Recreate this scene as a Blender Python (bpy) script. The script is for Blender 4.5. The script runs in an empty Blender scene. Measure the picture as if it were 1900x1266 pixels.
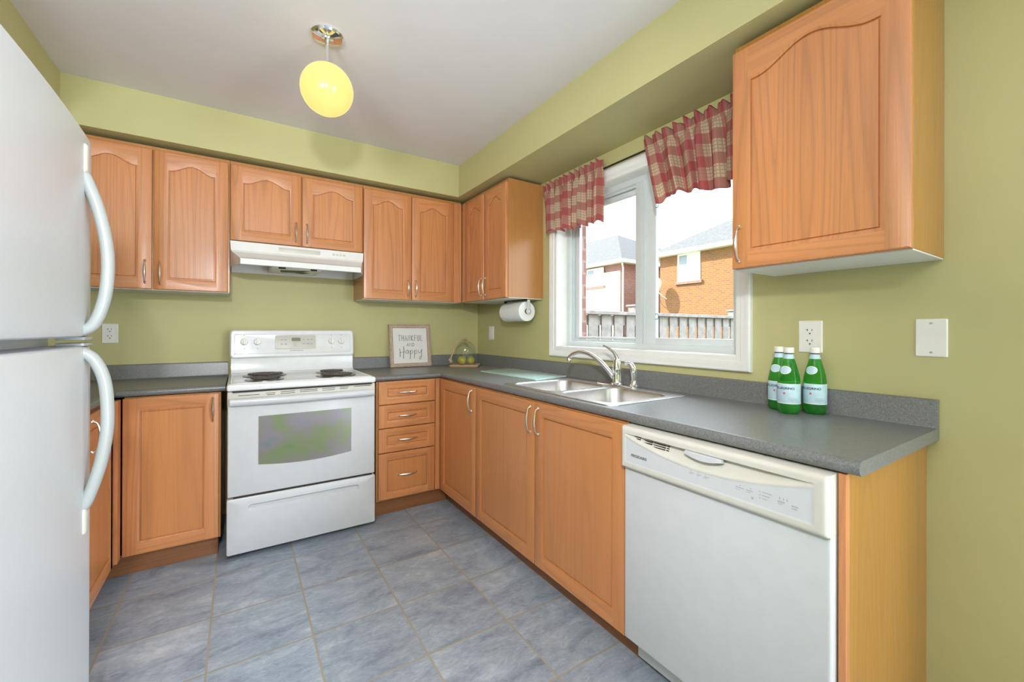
import bpy, bmesh, math, random
from mathutils import Vector, Matrix
random.seed(7)
sc = bpy.context.scene
COL = sc.collection
PI = math.pi

# ------------------------------------------------------------------ camera
cam_d = bpy.data.cameras.new('camera')
cam = bpy.data.objects.new('camera', cam_d)
COL.objects.link(cam)
sc.camera = cam
cam_d.sensor_width = 36.0
cam_d.sensor_fit = 'HORIZONTAL'
cam_d.lens = 785.5333 / 1900 * 36.0
cam_d.shift_x = -10.75 / 1900
cam_d.shift_y = -20.98 / 1900
cam_d.clip_start = 0.02
cam_d.clip_end = 300
_y, _p, _r = math.radians(33.3069), math.radians(0.0957), math.radians(0.1434)
_d = Vector((math.sin(_y) * math.cos(_p), math.cos(_y) * math.cos(_p), math.sin(_p)))
_x = Vector((math.cos(_y), -math.sin(_y), 0))
_u = _x.cross(_d)
_x2 = _x * math.cos(_r) + _u * math.sin(_r)
_u2 = -_x * math.sin(_r) + _u * math.cos(_r)
M = Matrix((( _x2.x, _u2.x, -_d.x, -1.7902), (_x2.y, _u2.y, -_d.y, -3.3801), (_x2.z, _u2.z, -_d.z, 1.2098), (0, 0, 0, 1)))
cam.matrix_world = M

# ------------------------------------------------------------------ world, sun, flash, added fill lamps, exposure
w = bpy.data.worlds.new('sky'); sc.world = w
w.use_nodes = True
bg = w.node_tree.nodes['Background']
bg.inputs['Color'].default_value = (0.88, 0.955, 1.06, 1)
bg.inputs['Strength'].default_value = 2.6

def light(name, kind, loc, energy, color=(1, 1, 1), size=1.0, size_y=None, aim=None):
    d = bpy.data.lights.new(name, kind)
    d.energy = energy; d.color = color
    if kind == 'AREA':
        d.shape = 'RECTANGLE'; d.size = size; d.size_y = size_y or size
    elif kind == 'POINT':
        d.shadow_soft_size = size
    elif kind == 'SPOT':
        d.shadow_soft_size = size; d.spot_size = math.radians(100); d.spot_blend = 0.9
    elif kind == 'SUN':
        d.angle = size
    o = bpy.data.objects.new(name, d); COL.objects.link(o)
    o.location = loc
    if aim is not None:
        o.rotation_euler = Vector(aim).to_track_quat('-Z', 'Y').to_euler()
    return o

light('sun', 'SUN', (-5, 8, 12), 6.5, (1.0, 0.93, 0.82), 0.01, aim=(0.86, -0.62, -0.80))
light('added_side_lamp', 'AREA', (-0.01, -5.2, 1.10), 95, (0.86, 0.95, 1.08), 1.8, 1.95, aim=(-1, 0.25, 0))  # added lamp in the unseen door opening, brightens the fridge face
light('photographer_flash', 'SPOT', (-1.95, -3.60, 1.86), 102, (0.94, 0.96, 1.0), 0.07, aim=(0.45, 1.0, -0.36))
light('added_sky_lamp', 'AREA', (3.2, -2.3, 5.0), 420, (0.78, 0.89, 1.05), 2.6, 2.6, aim=(-3.2, 0.5, -3.5))  # added lamp above the window view, brightens worktop and lower fridge
light('added_bounce_lamp', 'AREA', (-2.8, -3.6, 1.7), 48, (0.93, 0.96, 1.04), 0.5, 0.5, aim=(0.1, 0.35, 1))  # added uplight behind the viewer, brightens the ceiling

vs = sc.view_settings
vs.view_transform = 'Standard'; vs.look = 'None'; vs.gamma = 1.0
vs.exposure = 0.46
try: vs.use_curve_mapping = False
except Exception: pass

# ------------------------------------------------------------------ materials
def srgb(r, g, b):
    f = lambda c: (c / 255 / 12.92) if c / 255 <= 0.04045 else ((c / 255 + 0.055) / 1.055) ** 2.4
    return (f(r), f(g), f(b), 1.0)

class NT:
    def __init__(self, m):
        self.t = m.node_tree
    def n(self, kind, **kw):
        nd = self.t.nodes.new(kind)
        for k, v in kw.items():
            if k.startswith('i_'):
                nd.inputs[k[2:].replace('_', ' ')].default_value = v
            else:
                setattr(nd, k, v)
        return nd
    def l(self, a, b): self.t.links.new(a, b)
    def math(self, op, a, b=None, c=None, clamp=False):
        nd = self.t.nodes.new('ShaderNodeMath'); nd.operation = op; nd.use_clamp = clamp
        for i, x in enumerate((a, b, c)):
            if x is None: continue
            if hasattr(x, 'links'): self.t.links.new(x, nd.inputs[i])
            else: nd.inputs[i].default_value = x
        return nd.outputs[0]
    def mix(self, fac, a, b, blend='MIX'):
        nd = self.t.nodes.new('ShaderNodeMix'); nd.data_type = 'RGBA'; nd.blend_type = blend
        for idx, x in ((0, fac), (6, a), (7, b)):
            if hasattr(x, 'links'): self.t.links.new(x, nd.inputs[idx])
            else: nd.inputs[idx].default_value = x
        return nd.outputs[2]
    def ramp(self, fac, stops):
        nd = self.t.nodes.new('ShaderNodeValToRGB')
        els = nd.color_ramp.elements
        while len(els) < len(stops): els.new(0.5)
        for e, (p, c) in zip(els, stops):
            e.position = p; e.color = c
        self.t.links.new(fac, nd.inputs[0])
        return nd.outputs[0]

def new_mat(name):
    m = bpy.data.materials.new(name); m.use_nodes = True
    return m, NT(m), m.node_tree.nodes['Principled BSDF']

def simple(name, col, rough=0.5, metal=0.0, noise=0.0, nscale=20, coat=0.0, bump=0.0, spec=None):
    m, t, b = new_mat(name)
    b.inputs['Base Color'].default_value = col
    b.inputs['Roughness'].default_value = rough
    b.inputs['Metallic'].default_value = metal
    if coat: b.inputs['Coat Weight'].default_value = coat
    if spec is not None: b.inputs['Specular IOR Level'].default_value = spec
    tc = t.n('ShaderNodeTexCoord')
    nz = t.n('ShaderNodeTexNoise', i_Scale=nscale, i_Detail=4.0)
    t.l(tc.outputs['Object'], nz.inputs['Vector'])
    k = noise if noise else 0.02
    lo = tuple(c * (1 - k) for c in col[:3]) + (1,); hi = tuple(min(1, c * (1 + k)) for c in col[:3]) + (1,)
    t.l(t.ramp(nz.outputs[0], [(0.3, lo), (0.7, hi)]), b.inputs['Base Color'])
    if bump:
        bp = t.n('ShaderNodeBump', i_Strength=bump, i_Distance=0.002)
        t.l(nz.outputs[0], bp.inputs['Height']); t.l(bp.outputs[0], b.inputs['Normal'])
    return m

def wood(name, axis, base=(0.60, 0.245, 0.088), dark=0.54, light=1.16, rough=0.36, lines=0.75):
    m, t, b = new_mat(name)
    tc = t.n('ShaderNodeTexCoord'); oi = t.n('ShaderNodeObjectInfo')
    off = t.n('ShaderNodeVectorMath', operation='SCALE'); off.inputs[0].default_value = (13.1, 7.7, 9.3)
    t.l(oi.outputs['Random'], off.inputs['Scale'])
    add = t.n('ShaderNodeVectorMath', operation='ADD')
    t.l(tc.outputs['Object'], add.inputs[0]); t.l(off.outputs[0], add.inputs[1])
    def stretched(cross, along, detail, dist=0.0, rough_=0.5):
        mp = t.n('ShaderNodeMapping')
        s = [cross] * 3; s['xyz'.index(axis)] = along
        mp.inputs['Scale'].default_value = s
        t.l(add.outputs[0], mp.inputs['Vector'])
        nz = t.n('ShaderNodeTexNoise', i_Scale=1.0, i_Detail=detail, i_Roughness=rough_, i_Distortion=dist)
        t.l(mp.outputs[0], nz.inputs['Vector'])
        return nz.outputs[0]
    broad = stretched(6.5, 0.32, 1.0, 0.15)
    rings = t.math('FRACT', t.math('MULTIPLY', broad, 15.0))
    ring = t.ramp(rings, [(0.0, (0.0, 0.0, 0.0, 1)), (0.16, (0.55, 0.55, 0.55, 1)), (0.40, (1, 1, 1, 1)), (0.85, (0.9, 0.9, 0.9, 1)), (1.0, (0.2, 0.2, 0.2, 1))])
    pores = t.ramp(stretched(230, 6, 2.0), [(0.38, (0, 0, 0, 1)), (0.55, (1, 1, 1, 1))])
    tone = stretched(6, 0.5, 3.0)
    D = tuple(c * dark for c in base) + (1,); L = tuple(min(1, c * light) for c in base) + (1,); B = tuple(base) + (1,)
    c1 = t.mix(t.math('MULTIPLY', ring, 1.0), D, L)
    c2 = t.mix(t.math('SUBTRACT', 1.0, lines * 0.55), B, c1) if False else t.mix(lines * 0.55, B, c1)
    c3 = t.mix(t.math('MULTIPLY', t.math('SUBTRACT', 1.0, pores), 0.22 * lines), c2, D)
    c4 = t.mix(0.30, c3, t.ramp(tone, [(0.3, tuple(c * 0.72 for c in base) + (1,)), (0.7, L)]))
    t.l(c4, b.inputs['Base Color'])
    b.inputs['Roughness'].default_value = rough
    b.inputs['Coat Weight'].default_value = 0.25; b.inputs['Coat Roughness'].default_value = 0.22
    bp = t.n('ShaderNodeBump', i_Strength=0.12, i_Distance=0.0015)
    t.l(pores, bp.inputs['Height']); t.l(bp.outputs[0], b.inputs['Normal'])
    return m

WV = wood('oak_upright_grain', 'z', lines=0.95)
WX = wood('oak_grain_along_back', 'x', lines=0.9)
WY = wood('oak_grain_along_side', 'y', lines=0.85)
MELV = wood('oak_laminate_side', 'z', base=(0.50, 0.225, 0.07), lines=0.35, rough=0.30)
PLAINV = wood('oak_plain_veneer', 'z', base=(0.58, 0.235, 0.078), lines=0.36, rough=0.34)
PANELS = wood('maple_end_panel', 'z', base=(0.44, 0.205, 0.042), lines=0.50, rough=0.28)
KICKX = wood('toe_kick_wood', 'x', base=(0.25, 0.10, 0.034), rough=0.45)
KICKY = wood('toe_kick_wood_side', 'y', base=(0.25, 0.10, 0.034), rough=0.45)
MELW = simple('white_melamine', srgb(226, 224, 214), 0.5)
GREEN = simple('green_wall_paint', (0.535, 0.505, 0.24, 1), 0.55, noise=0.03, nscale=3, bump=0.02)
CEIL = simple('ceiling_paint', (0.76, 0.735, 0.725, 1), 0.9, noise=0.015, nscale=6)
TRIMW = simple('white_trim_paint', srgb(236, 236, 232), 0.35)
VINYL = simple('white_vinyl', srgb(212, 218, 217), 0.35)
APPL = simple('white_enamel', (0.60, 0.615, 0.63, 1), 0.28)
CREAM = simple('cream_plastic', (0.62, 0.60, 0.53, 1), 0.35)
FRIDGE = simple('fridge_white', (0.66, 0.68, 0.70, 1), 0.33, noise=0.01, nscale=200, bump=0.04)
FRHAND = simple('fridge_handle_white', (0.42, 0.45, 0.435, 1), 0.3)
PORC = simple('white_porcelain', (0.82, 0.835, 0.845, 1), 0.2)
NICKEL = simple('satin_nickel', (0.72, 0.68, 0.60, 1), 0.28, metal=1.0)
CHROME = simple('chrome', (0.86, 0.87, 0.88, 1), 0.07, metal=1.0)
STEEL = simple('brushed_steel', (0.54, 0.525, 0.51, 1), 0.36, metal=1.0, noise=0.04, nscale=60)
BLACK = simple('black_plastic', (0.015, 0.014, 0.013, 1), 0.45)
DARK = simple('dark_gap', (0.03, 0.025, 0.02, 1), 0.8)
COIL = simple('burner_coil', (0.10, 0.085, 0.08, 1), 0.45, metal=0.3)
WPLAST = simple('white_plate_plastic', srgb(240, 238, 230), 0.35)
GREYTXT = simple('grey_print', (0.16, 0.17, 0.19, 1), 0.6)
PALETXT = simple('pale_grey_print', (0.42, 0.43, 0.44, 1), 0.6)
INK = simple('black_ink', (0.035, 0.035, 0.04, 1), 0.7)
PAPER = simple('paper_towel', (0.82, 0.82, 0.80, 1), 0.95, noise=0.03, nscale=90, bump=0.3)
SIGNW = simple('sign_board_white', (0.80, 0.79, 0.76, 1), 0.7)
FRAMEW = simple('washed_wood_frame', (0.48, 0.36, 0.27, 1), 0.65, noise=0.15, nscale=60)
BEADW = simple('washed_wood_bead', (0.66, 0.54, 0.42, 1), 0.6, noise=0.1, nscale=80)
BOARDW = wood('pale_board_wood', 'x', base=(0.62, 0.40, 0.22), lines=0.4, rough=0.5)
ROPE = simple('jute_rope', (0.50, 0.36, 0.22, 1), 0.9, noise=0.2, nscale=200, bump=0.5)
PEAR = simple('green_fruit_skin', (0.46, 0.42, 0.05, 1), 0.35, noise=0.18, nscale=25)
STEM = simple('fruit_stem', (0.12, 0.07, 0.03, 1), 0.8)
LCDM = simple('display_olive', (0.20, 0.20, 0.12, 1), 0.25)
CUTB = simple('frosted_glass_board', (0.58, 0.80, 0.71, 1), 0.22, coat=0.4)

def mat_counter():
    m, t, b = new_mat('speckled_grey_laminate')
    tc = t.n('ShaderNodeTexCoord')
    n1 = t.n('ShaderNodeTexNoise', i_Scale=420.0, i_Detail=2.0); t.l(tc.outputs['Object'], n1.inputs['Vector'])
    n2 = t.n('ShaderNodeTexNoise', i_Scale=160.0, i_Detail=3.0); t.l(tc.outputs['Object'], n2.inputs['Vector'])
    c = t.ramp(n1.outputs[0], [(0.30, (0.075, 0.079, 0.080, 1)), (0.5, (0.155, 0.160, 0.161, 1)), (0.70, (0.30, 0.303, 0.303, 1))])
    c2 = t.ramp(n2.outputs[0], [(0.35, (0.11, 0.113, 0.113, 1)), (0.65, (0.20, 0.204, 0.202, 1))])
    t.l(t.mix(0.45, c, c2), b.inputs['Base Color'])
    b.inputs['Roughness'].default_value = 0.33
    b.inputs['Specular IOR Level'].default_value = 0.8
    return m
LAM = mat_counter()

def mat_floor():
    m, t, b = new_mat('grey_blue_floor_tile')
    tc = t.n('ShaderNodeTexCoord')
    sp = t.n('ShaderNodeSeparateXYZ'); t.l(tc.outputs['Object'], sp.inputs[0])
    S = 0.3435
    u = t.math('DIVIDE', t.math('SUBTRACT', sp.outputs[0], -1.199), S)
    v = t.math('DIVIDE', t.math('SUBTRACT', sp.outputs[1], -0.848), S)
    fu, fv = t.math('FRACT', u), t.math('FRACT', v)
    du = t.math('MINIMUM', fu, t.math('SUBTRACT', 1.0, fu)); dv = t.math('MINIMUM', fv, t.math('SUBTRACT', 1.0, fv))
    grout = t.math('LESS_THAN', t.math('MINIMUM', du, dv), 0.0110)
    cmb = t.n('ShaderNodeCombineXYZ'); t.l(t.math('FLOOR', u), cmb.inputs[0]); t.l(t.math('FLOOR', v), cmb.inputs[1])
    wn = t.n('ShaderNodeTexWhiteNoise', noise_dimensions='3D'); t.l(cmb.outputs[0], wn.inputs['Vector'])
    sc_ = t.n('ShaderNodeVectorMath', operation='SCALE'); t.l(wn.outputs['Color'], sc_.inputs[0]); sc_.inputs['Scale'].default_value = 30
    ad = t.n('ShaderNodeVectorMath', operation='ADD'); t.l(tc.outputs['Object'], ad.inputs[0]); t.l(sc_.outputs[0], ad.inputs[1])
    mp = t.n('ShaderNodeMapping'); mp.inputs['Scale'].default_value = (5, 9.5, 1); t.l(ad.outputs[0], mp.inputs['Vector'])
    n1 = t.n('ShaderNodeTexNoise', i_Scale=1.0, i_Detail=9.0, i_Roughness=0.68, i_Distortion=0.7); t.l(mp.outputs[0], n1.inputs['Vector'])
    mp2 = t.n('ShaderNodeMapping'); mp2.inputs['Scale'].default_value = (24, 50, 1); t.l(ad.outputs[0], mp2.inputs['Vector'])
    n2 = t.n('ShaderNodeTexNoise', i_Scale=1.0, i_Detail=6.0, i_Roughness=0.7, i_Distortion=1.5); t.l(mp2.outputs[0], n2.inputs['Vector'])
    c = t.ramp(n1.outputs[0], [(0.29, (0.12, 0.15, 0.195, 1)), (0.45, (0.265, 0.315, 0.375, 1)), (0.57, (0.365, 0.42, 0.465, 1)), (0.72, (0.60, 0.64, 0.66, 1))])
    c2 = t.ramp(n2.outputs[0], [(0.33, (0.15, 0.18, 0.22, 1)), (0.60, (0.38, 0.43, 0.48, 1)), (0.73, (0.70, 0.73, 0.74, 1))])
    c = t.mix(0.35, c, c2)
    val = t.math('ADD', t.math('MULTIPLY', wn.outputs['Value'], 0.16), 0.92)
    c = t.mix(1.0, c, val, 'MULTIPLY')
    c = t.mix(grout, c, (0.34, 0.305, 0.235, 1))
    t.l(c, b.inputs['Base Color'])
    t.l(t.math('ADD', t.math('MULTIPLY', grout, 0.45), 0.40), b.inputs['Roughness'])
    bp = t.n('ShaderNodeBump', i_Strength=0.35, i_Distance=0.003)
    t.l(t.math('SUBTRACT', t.math('MULTIPLY', n1.outputs[0], 0.25), grout), bp.inputs['Height']); t.l(bp.outputs[0], b.inputs['Normal'])
    return m
FLOORM = mat_floor()

def mat_brick(name, c1, c2, mortar, axis='y', scale=1.0):
    m, t, b = new_mat(name)
    tc = t.n('ShaderNodeTexCoord'); sp = t.n('ShaderNodeSeparateXYZ'); t.l(tc.outputs['Object'], sp.inputs[0])
    cm = t.n('ShaderNodeCombineXYZ')
    t.l(sp.outputs['xyz'.index(axis)], cm.inputs[0]); t.l(sp.outputs[2], cm.inputs[1])
    br = t.n('ShaderNodeTexBrick', i_Scale=1.0)
    br.inputs['Color1'].default_value = c1; br.inputs['Color2'].default_value = c2; br.inputs['Mortar'].default_value = mortar
    br.inputs['Brick Width'].default_value = 0.24 * scale; br.inputs['Row Height'].default_value = 0.085 * scale; br.inputs['Mortar Size'].default_value = 0.009 * scale
    t.l(cm.outputs[0], br.inputs['Vector'])
    t.l(br.outputs['Color'], b.inputs['Base Color']); b.inputs['Roughness'].default_value = 0.9
    return m
BRICK_O = mat_brick('orange_brick', (0.30, 0.135, 0.042, 1), (0.23, 0.10, 0.05, 1), (0.30, 0.20, 0.11, 1))
BRICK_R = mat_brick('red_brick', (0.34, 0.145, 0.105, 1), (0.26, 0.11, 0.10, 1), (0.36, 0.29, 0.25, 1))
BRICK_RX = mat_brick('red_brick_side', (0.34, 0.145, 0.105, 1), (0.26, 0.11, 0.10, 1), (0.36, 0.29, 0.25, 1), axis='x')
BRICK_N = mat_brick('house_skin_brick', (0.30, 0.125, 0.10, 1), (0.25, 0.105, 0.09, 1), (0.33, 0.22, 0.18, 1), axis='x')
SHINGLE = simple('grey_shingle', (0.135, 0.14, 0.145, 1), 0.9, noise=0.22, nscale=9)
OUTWHITE = simple('white_trim_sunlit_wall', (0.85, 0.83, 0.78, 1), 0.8)  # white outdoor trim, also the panel that paints in sunlit wall
FENCEW = simple('weathered_fence_wood', (0.29, 0.265, 0.25, 1), 0.9, noise=0.2, nscale=14)
GRASS = simple('lawn', (0.16, 0.19, 0.06, 1), 0.95, noise=0.4, nscale=8)
PANEDARK = simple('far_window_pane', (0.30, 0.36, 0.40, 1), 0.15)

def mat_glass(name, tint=(1, 1, 1, 1), refl=0.08):
    m, t, b = new_mat(name)
    out = m.node_tree.nodes['Material Output']
    tr = t.n('ShaderNodeBsdfTransparent'); tr.inputs[0].default_value = tint
    gl = t.n('ShaderNodeBsdfGlossy'); gl.inputs['Roughness'].default_value = 0.02
    lw = t.n('ShaderNodeLayerWeight', i_Blend=0.5)
    fz_ = t.math('ADD', t.math('MULTIPLY', t.math('POWER', lw.outputs['Facing'], 4.0), 0.45), refl * 0.5)
    mx = t.n('ShaderNodeMixShader'); t.l(fz_, mx.inputs[0]); t.l(tr.outputs[0], mx.inputs[1]); t.l(gl.outputs[0], mx.inputs[2])
    t.l(mx.outputs[0], out.inputs['Surface'])
    return m
GLASS = mat_glass('window_glass', (0.97, 0.99, 0.98, 1), 0.05)
DOMEG = mat_glass('clear_dome_glass', (0.93, 0.95, 0.94, 1), 0.13)

def mat_bottle():
    m, t, b = new_mat('green_bottle_plastic')
    b.inputs['Base Color'].default_value = (0.10, 0.62, 0.14, 1)
    b.inputs['Roughness'].default_value = 0.06
    b.inputs['Transmission Weight'].default_value = 0.88
    b.inputs['IOR'].default_value = 1.33
    tc = t.n('ShaderNodeTexCoord'); nz = t.n('ShaderNodeTexNoise', i_Scale=30.0); t.l(tc.outputs['Object'], nz.inputs['Vector'])
    t.l(t.ramp(nz.outputs[0], [(0.3, (0.07, 0.66, 0.10, 1)), (0.7, (0.16, 0.80, 0.12, 1))]), b.inputs['Base Color'])
    return m
BOTTLE = mat_bottle()
LABELB = simple('pale_blue_label', (0.50, 0.70, 0.78, 1), 0.5, noise=0.12, nscale=30)
LABELW = simple('white_label_edge', (0.82, 0.84, 0.82, 1), 0.5)
NAVY = simple('navy_print', (0.03, 0.05, 0.12, 1), 0.6)
REDP = simple('red_print', (0.65, 0.10, 0.09, 1), 0.6)

def mat_globe():
    m, t, b = new_mat('lit_milk_glass')
    b.inputs['Base Color'].default_value = (0.26, 0.18, 0.05, 1)
    b.inputs['Roughness'].default_value = 0.2
    b.inputs['Emission Color'].default_value = (1.0, 0.79, 0.25, 1)
    b.inputs['Emission Strength'].default_value = 0.66
    return m
GLOBE = mat_globe()

def mat_plaid():
    m, t, b = new_mat('red_plaid_cotton')
    uv = t.n('ShaderNodeUVMap'); uv.uv_map = 'cloth'
    sp = t.n('ShaderNodeSeparateXYZ'); t.l(uv.outputs[0], sp.inputs[0])
    red, cream, tan, dk = (0.56, 0.115, 0.125, 1), (0.80, 0.66, 0.47, 1), (0.42, 0.27, 0.19, 1), (0.26, 0.10, 0.09, 1)
    def band(x, period):
        f = t.math('FRACT', t.math('DIVIDE', x, period))
        r = t.ramp(f, [(0.0, (1, 1, 1, 1)), (0.30, (0, 0, 0, 1)), (0.84, (1, 1, 1, 1)), (0.85, (1, 1, 1, 1))])
        nd = r.node; nd.color_ramp.interpolation = 'CONSTANT'
        ln = t.ramp(f, [(0.0, (0, 0, 0, 1)), (0.42, (1, 1, 1, 1)), (0.46, (0, 0, 0, 1)), (0.56, (1, 1, 1, 1)), (0.60, (0, 0, 0, 1)), (0.72, (1, 1, 1, 1)), (0.76, (0, 0, 0, 1)), (0.17, (1, 1, 1, 1)), (0.20, (0, 0, 0, 1))][:7])
        ln.node.color_ramp.interpolation = 'CONSTANT'
        return r, ln
    ru, lu = band(sp.outputs[0], 0.105); rv, lv = band(sp.outputs[1], 0.108)
    s = t.math('MULTIPLY', t.math('ADD', ru, rv), 0.5)
    base = t.ramp(s, [(0.0, cream), (0.5, (0.60, 0.27, 0.22, 1)), (1.0, red)])
    ln = t.math('MAXIMUM', lu, lv)
    c = t.mix(t.math('MULTIPLY', ln, 0.62), base, tan)
    tc = t.n('ShaderNodeTexNoise', i_Scale=900.0); t.l(uv.outputs[0], tc.inputs['Vector'])
    c = t.mix(0.12, c, t.ramp(tc.outputs[0], [(0.3, dk), (0.7, cream)]))
    t.l(c, b.inputs['Base Color']); b.inputs['Roughness'].default_value = 0.9
    out = m.node_tree.nodes['Material Output']
    tl = t.n('ShaderNodeBsdfTranslucent'); t.l(c, tl.inputs[0])
    mx = t.n('ShaderNodeMixShader'); mx.inputs[0].default_value = 0.48
    t.l(b.outputs[0], mx.inputs[1]); t.l(tl.outputs[0], mx.inputs[2]); t.l(mx.outputs[0], out.inputs['Surface'])
    return m
PLAID = mat_plaid()

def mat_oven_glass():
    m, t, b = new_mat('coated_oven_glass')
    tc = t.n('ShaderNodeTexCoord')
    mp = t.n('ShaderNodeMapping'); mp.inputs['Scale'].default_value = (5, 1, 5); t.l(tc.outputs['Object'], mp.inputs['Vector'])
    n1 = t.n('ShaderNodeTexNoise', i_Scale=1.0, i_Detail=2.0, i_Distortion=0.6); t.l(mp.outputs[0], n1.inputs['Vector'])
    c = t.ramp(n1.outputs[0], [(0.28, (0.13, 0.22, 0.16, 1)), (0.42, (0.21, 0.27, 0.13, 1)), (0.52, (0.24, 0.25, 0.18, 1)), (0.61, (0.28, 0.24, 0.28, 1)), (0.75, (0.15, 0.24, 0.23, 1))])  # green and purple reflections of the coated glass painted as base colour
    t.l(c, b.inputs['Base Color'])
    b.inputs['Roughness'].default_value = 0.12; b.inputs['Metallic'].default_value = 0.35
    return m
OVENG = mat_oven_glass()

# ------------------------------------------------------------------ mesh helpers
def spline(pts, n):
    P = [Vector(p) for p in pts]
    if len(P) < 3: return P
    out = []
    for i in range(len(P) - 1):
        p0 = P[max(i - 1, 0)]; p1 = P[i]; p2 = P[i + 1]; p3 = P[min(i + 2, len(P) - 1)]
        for k in range(n):
            s = k / n
            out.append(0.5 * ((2 * p1) + (-p0 + p2) * s + (2 * p0 - 5 * p1 + 4 * p2 - p3) * s * s + (-p0 + 3 * p1 - 3 * p2 + p3) * s ** 3))
    out.append(P[-1])
    return out

class MB:
    """collects faces in world coordinates and links them as ONE mesh object"""
    def __init__(self): self.bm = bmesh.new()
    def poly(self, pts, mi=0):
        f = self.bm.faces.new([self.bm.verts.new(p) for p in pts]); f.material_index = mi
        return f
    def box(self, a, b, bev=0.0, seg=2, mi=0):
        x0, y0, z0 = (min(a[i], b[i]) for i in range(3)); x1, y1, z1 = (max(a[i], b[i]) for i in range(3))
        t = bmesh.new()
        v = [t.verts.new(p) for p in ((x0, y0, z0), (x1, y0, z0), (x1, y1, z0), (x0, y1, z0), (x0, y0, z1), (x1, y0, z1), (x1, y1, z1), (x0, y1, z1))]
        for q in ((0, 3, 2, 1), (4, 5, 6, 7), (0, 1, 5, 4), (1, 2, 6, 5), (2, 3, 7, 6), (3, 0, 4, 7)): t.faces.new([v[i] for i in q])
        if bev > 0:
            bmesh.ops.bevel(t, geom=list(t.edges), offset=min(bev, (x1 - x0) * 0.45, (y1 - y0) * 0.45, (z1 - z0) * 0.45), segments=seg, affect='EDGES', profile=0.5)
        self.merge(t, mi); return self
    def merge(self, t, mi=None, mat=None):
        if mat is not None: t.transform(mat)
        vm = {}
        for v in t.verts: vm[v] = self.bm.verts.new(v.co)
        for f in t.faces:
            try:
                g = self.bm.faces.new([vm[v] for v in f.verts]); g.material_index = f.material_index if mi is None else mi; g.smooth = f.smooth
            except ValueError: pass
        t.free()
    def loops(self, rings, mi=0, closed=True, cap0=False, cap1=False):
        """skin a list of equally long rings of points"""
        V = [[self.bm.verts.new(p) for p in r] for r in rings]
        n = len(V[0])
        for i in range(len(V) - 1):
            for k in range(n if closed else n - 1):
                k2 = (k + 1) % n
                f = self.bm.faces.new((V[i][k], V[i][k2], V[i + 1][k2], V[i + 1][k])); f.material_index = mi
        if cap0: self.bm.faces.new(list(reversed(V[0]))).material_index = mi
        if cap1: self.bm.faces.new(V[-1]).material_index = mi
        return V
    def tube(self, pts, r, seg=10, mi=0, caps=True, flat=None):
        P = [Vector(p) for p in pts]; n = len(P)
        R = r if isinstance(r, (list, tuple)) else [r] * n
        rings = []; up = None
        for i in range(n):
            tg = (P[min(i + 1, n - 1)] - P[max(i - 1, 0)]).normalized()
            if up is None:
                up = Vector((0, 0, 1)) if abs(tg.z) < 0.9 else Vector((1, 0, 0))
            a = tg.cross(up)
            if a.length < 1e-6: a = tg.orthogonal()
            a.normalize(); b = a.cross(tg).normalized(); up = b
            fb = flat if flat else 1.0
            rings.append([P[i] + a * (R[i] * math.cos(2 * PI * k / seg)) + b * (R[i] * fb * math.sin(2 * PI * k / seg)) for k in range(seg)])
        self.loops(rings, mi, True, caps, caps); return self
    def lathe(self, prof, c, axis='z', seg=32, mi=0, cap0=True, cap1=True, a0=0, a1=2 * PI):
        full = abs(a1 - a0 - 2 * PI) < 1e-6
        rings = []
        for r, h in prof:
            ring = []
            for k in range(seg if full else seg + 1):
                th = a0 + (a1 - a0) * k / seg
                ca, sa = r * math.cos(th), r * math.sin(th)
                o = {'z': (ca, sa, h), 'y': (ca, h, sa), 'x': (h, ca, sa)}[axis]
                ring.append((c[0] + o[0], c[1] + o[1], c[2] + o[2]))
            rings.append(ring)
        self.loops(rings, mi, full, cap0 and full and prof[0][0] > 1e-5, cap1 and full and prof[-1][0] > 1e-5); return self
    def ball(self, c, r, u=16, v=10, mi=0, scale=(1, 1, 1)):
        t = bmesh.new(); bmesh.ops.create_uvsphere(t, u_segments=u, v_segments=v, radius=r)
        self.merge(t, mi, Matrix.Translation(c) @ Matrix.Diagonal((*scale, 1))); return self
    def prism(self, poly, z0, z1, to3d, mi=0):
        a = [to3d(p[0], p[1], z0) for p in poly]; b = [to3d(p[0], p[1], z1) for p in poly]
        self.loops([a, b], mi, True, True, True); return self
    def build(self, name, mats, parent=None, smooth=True, angle=35, mesh_origin=None, weld=True):
        bm = self.bm
        if weld: bmesh.ops.remove_doubles(bm, verts=list(bm.verts), dist=1e-6)
        bmesh.ops.recalc_face_normals(bm, faces=list(bm.faces))
        if parent is not None:
            r = parent
            while r.parent is not None: r = r.parent
            org = r.location.copy()
        elif mesh_origin is not None: org = Vector(mesh_origin)
        else:
            xs = [v.co for v in bm.verts]
            org = Vector(((min(v.x for v in xs) + max(v.x for v in xs)) / 2, (min(v.y for v in xs) + max(v.y for v in xs)) / 2, min(v.z for v in xs)))
        bm.transform(Matrix.Translation(-org))
        for f in bm.faces: f.smooth = smooth
        if smooth:
            for e in bm.edges:
                if len(e.link_faces) > 2 or (len(e.link_faces) == 2 and e.calc_face_angle(0) > math.radians(angle)): e.smooth = False
        me = bpy.data.meshes.new(name); bm.to_mesh(me); bm.free()
        for m in (mats if isinstance(mats, (list, tuple)) else [mats]): me.materials.append(m)
        o = bpy.data.objects.new(name, me); COL.objects.link(o)
        if parent is not None: o.parent = parent
        else: o.location = org
        return o

def thing(name, label, cat, loc, group=None):
    o = bpy.data.objects.new(name, None); COL.objects.link(o)
    o.location = loc; o.empty_display_size = 0.05
    o['label'] = label; o['category'] = cat
    if group: o['group'] = group
    return o
def tag(o, label, cat, group=None):
    o['label'] = label; o['category'] = cat
    if group: o['group'] = group
    return o
def struct(o): o['kind'] = 'structure'; return o

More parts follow.
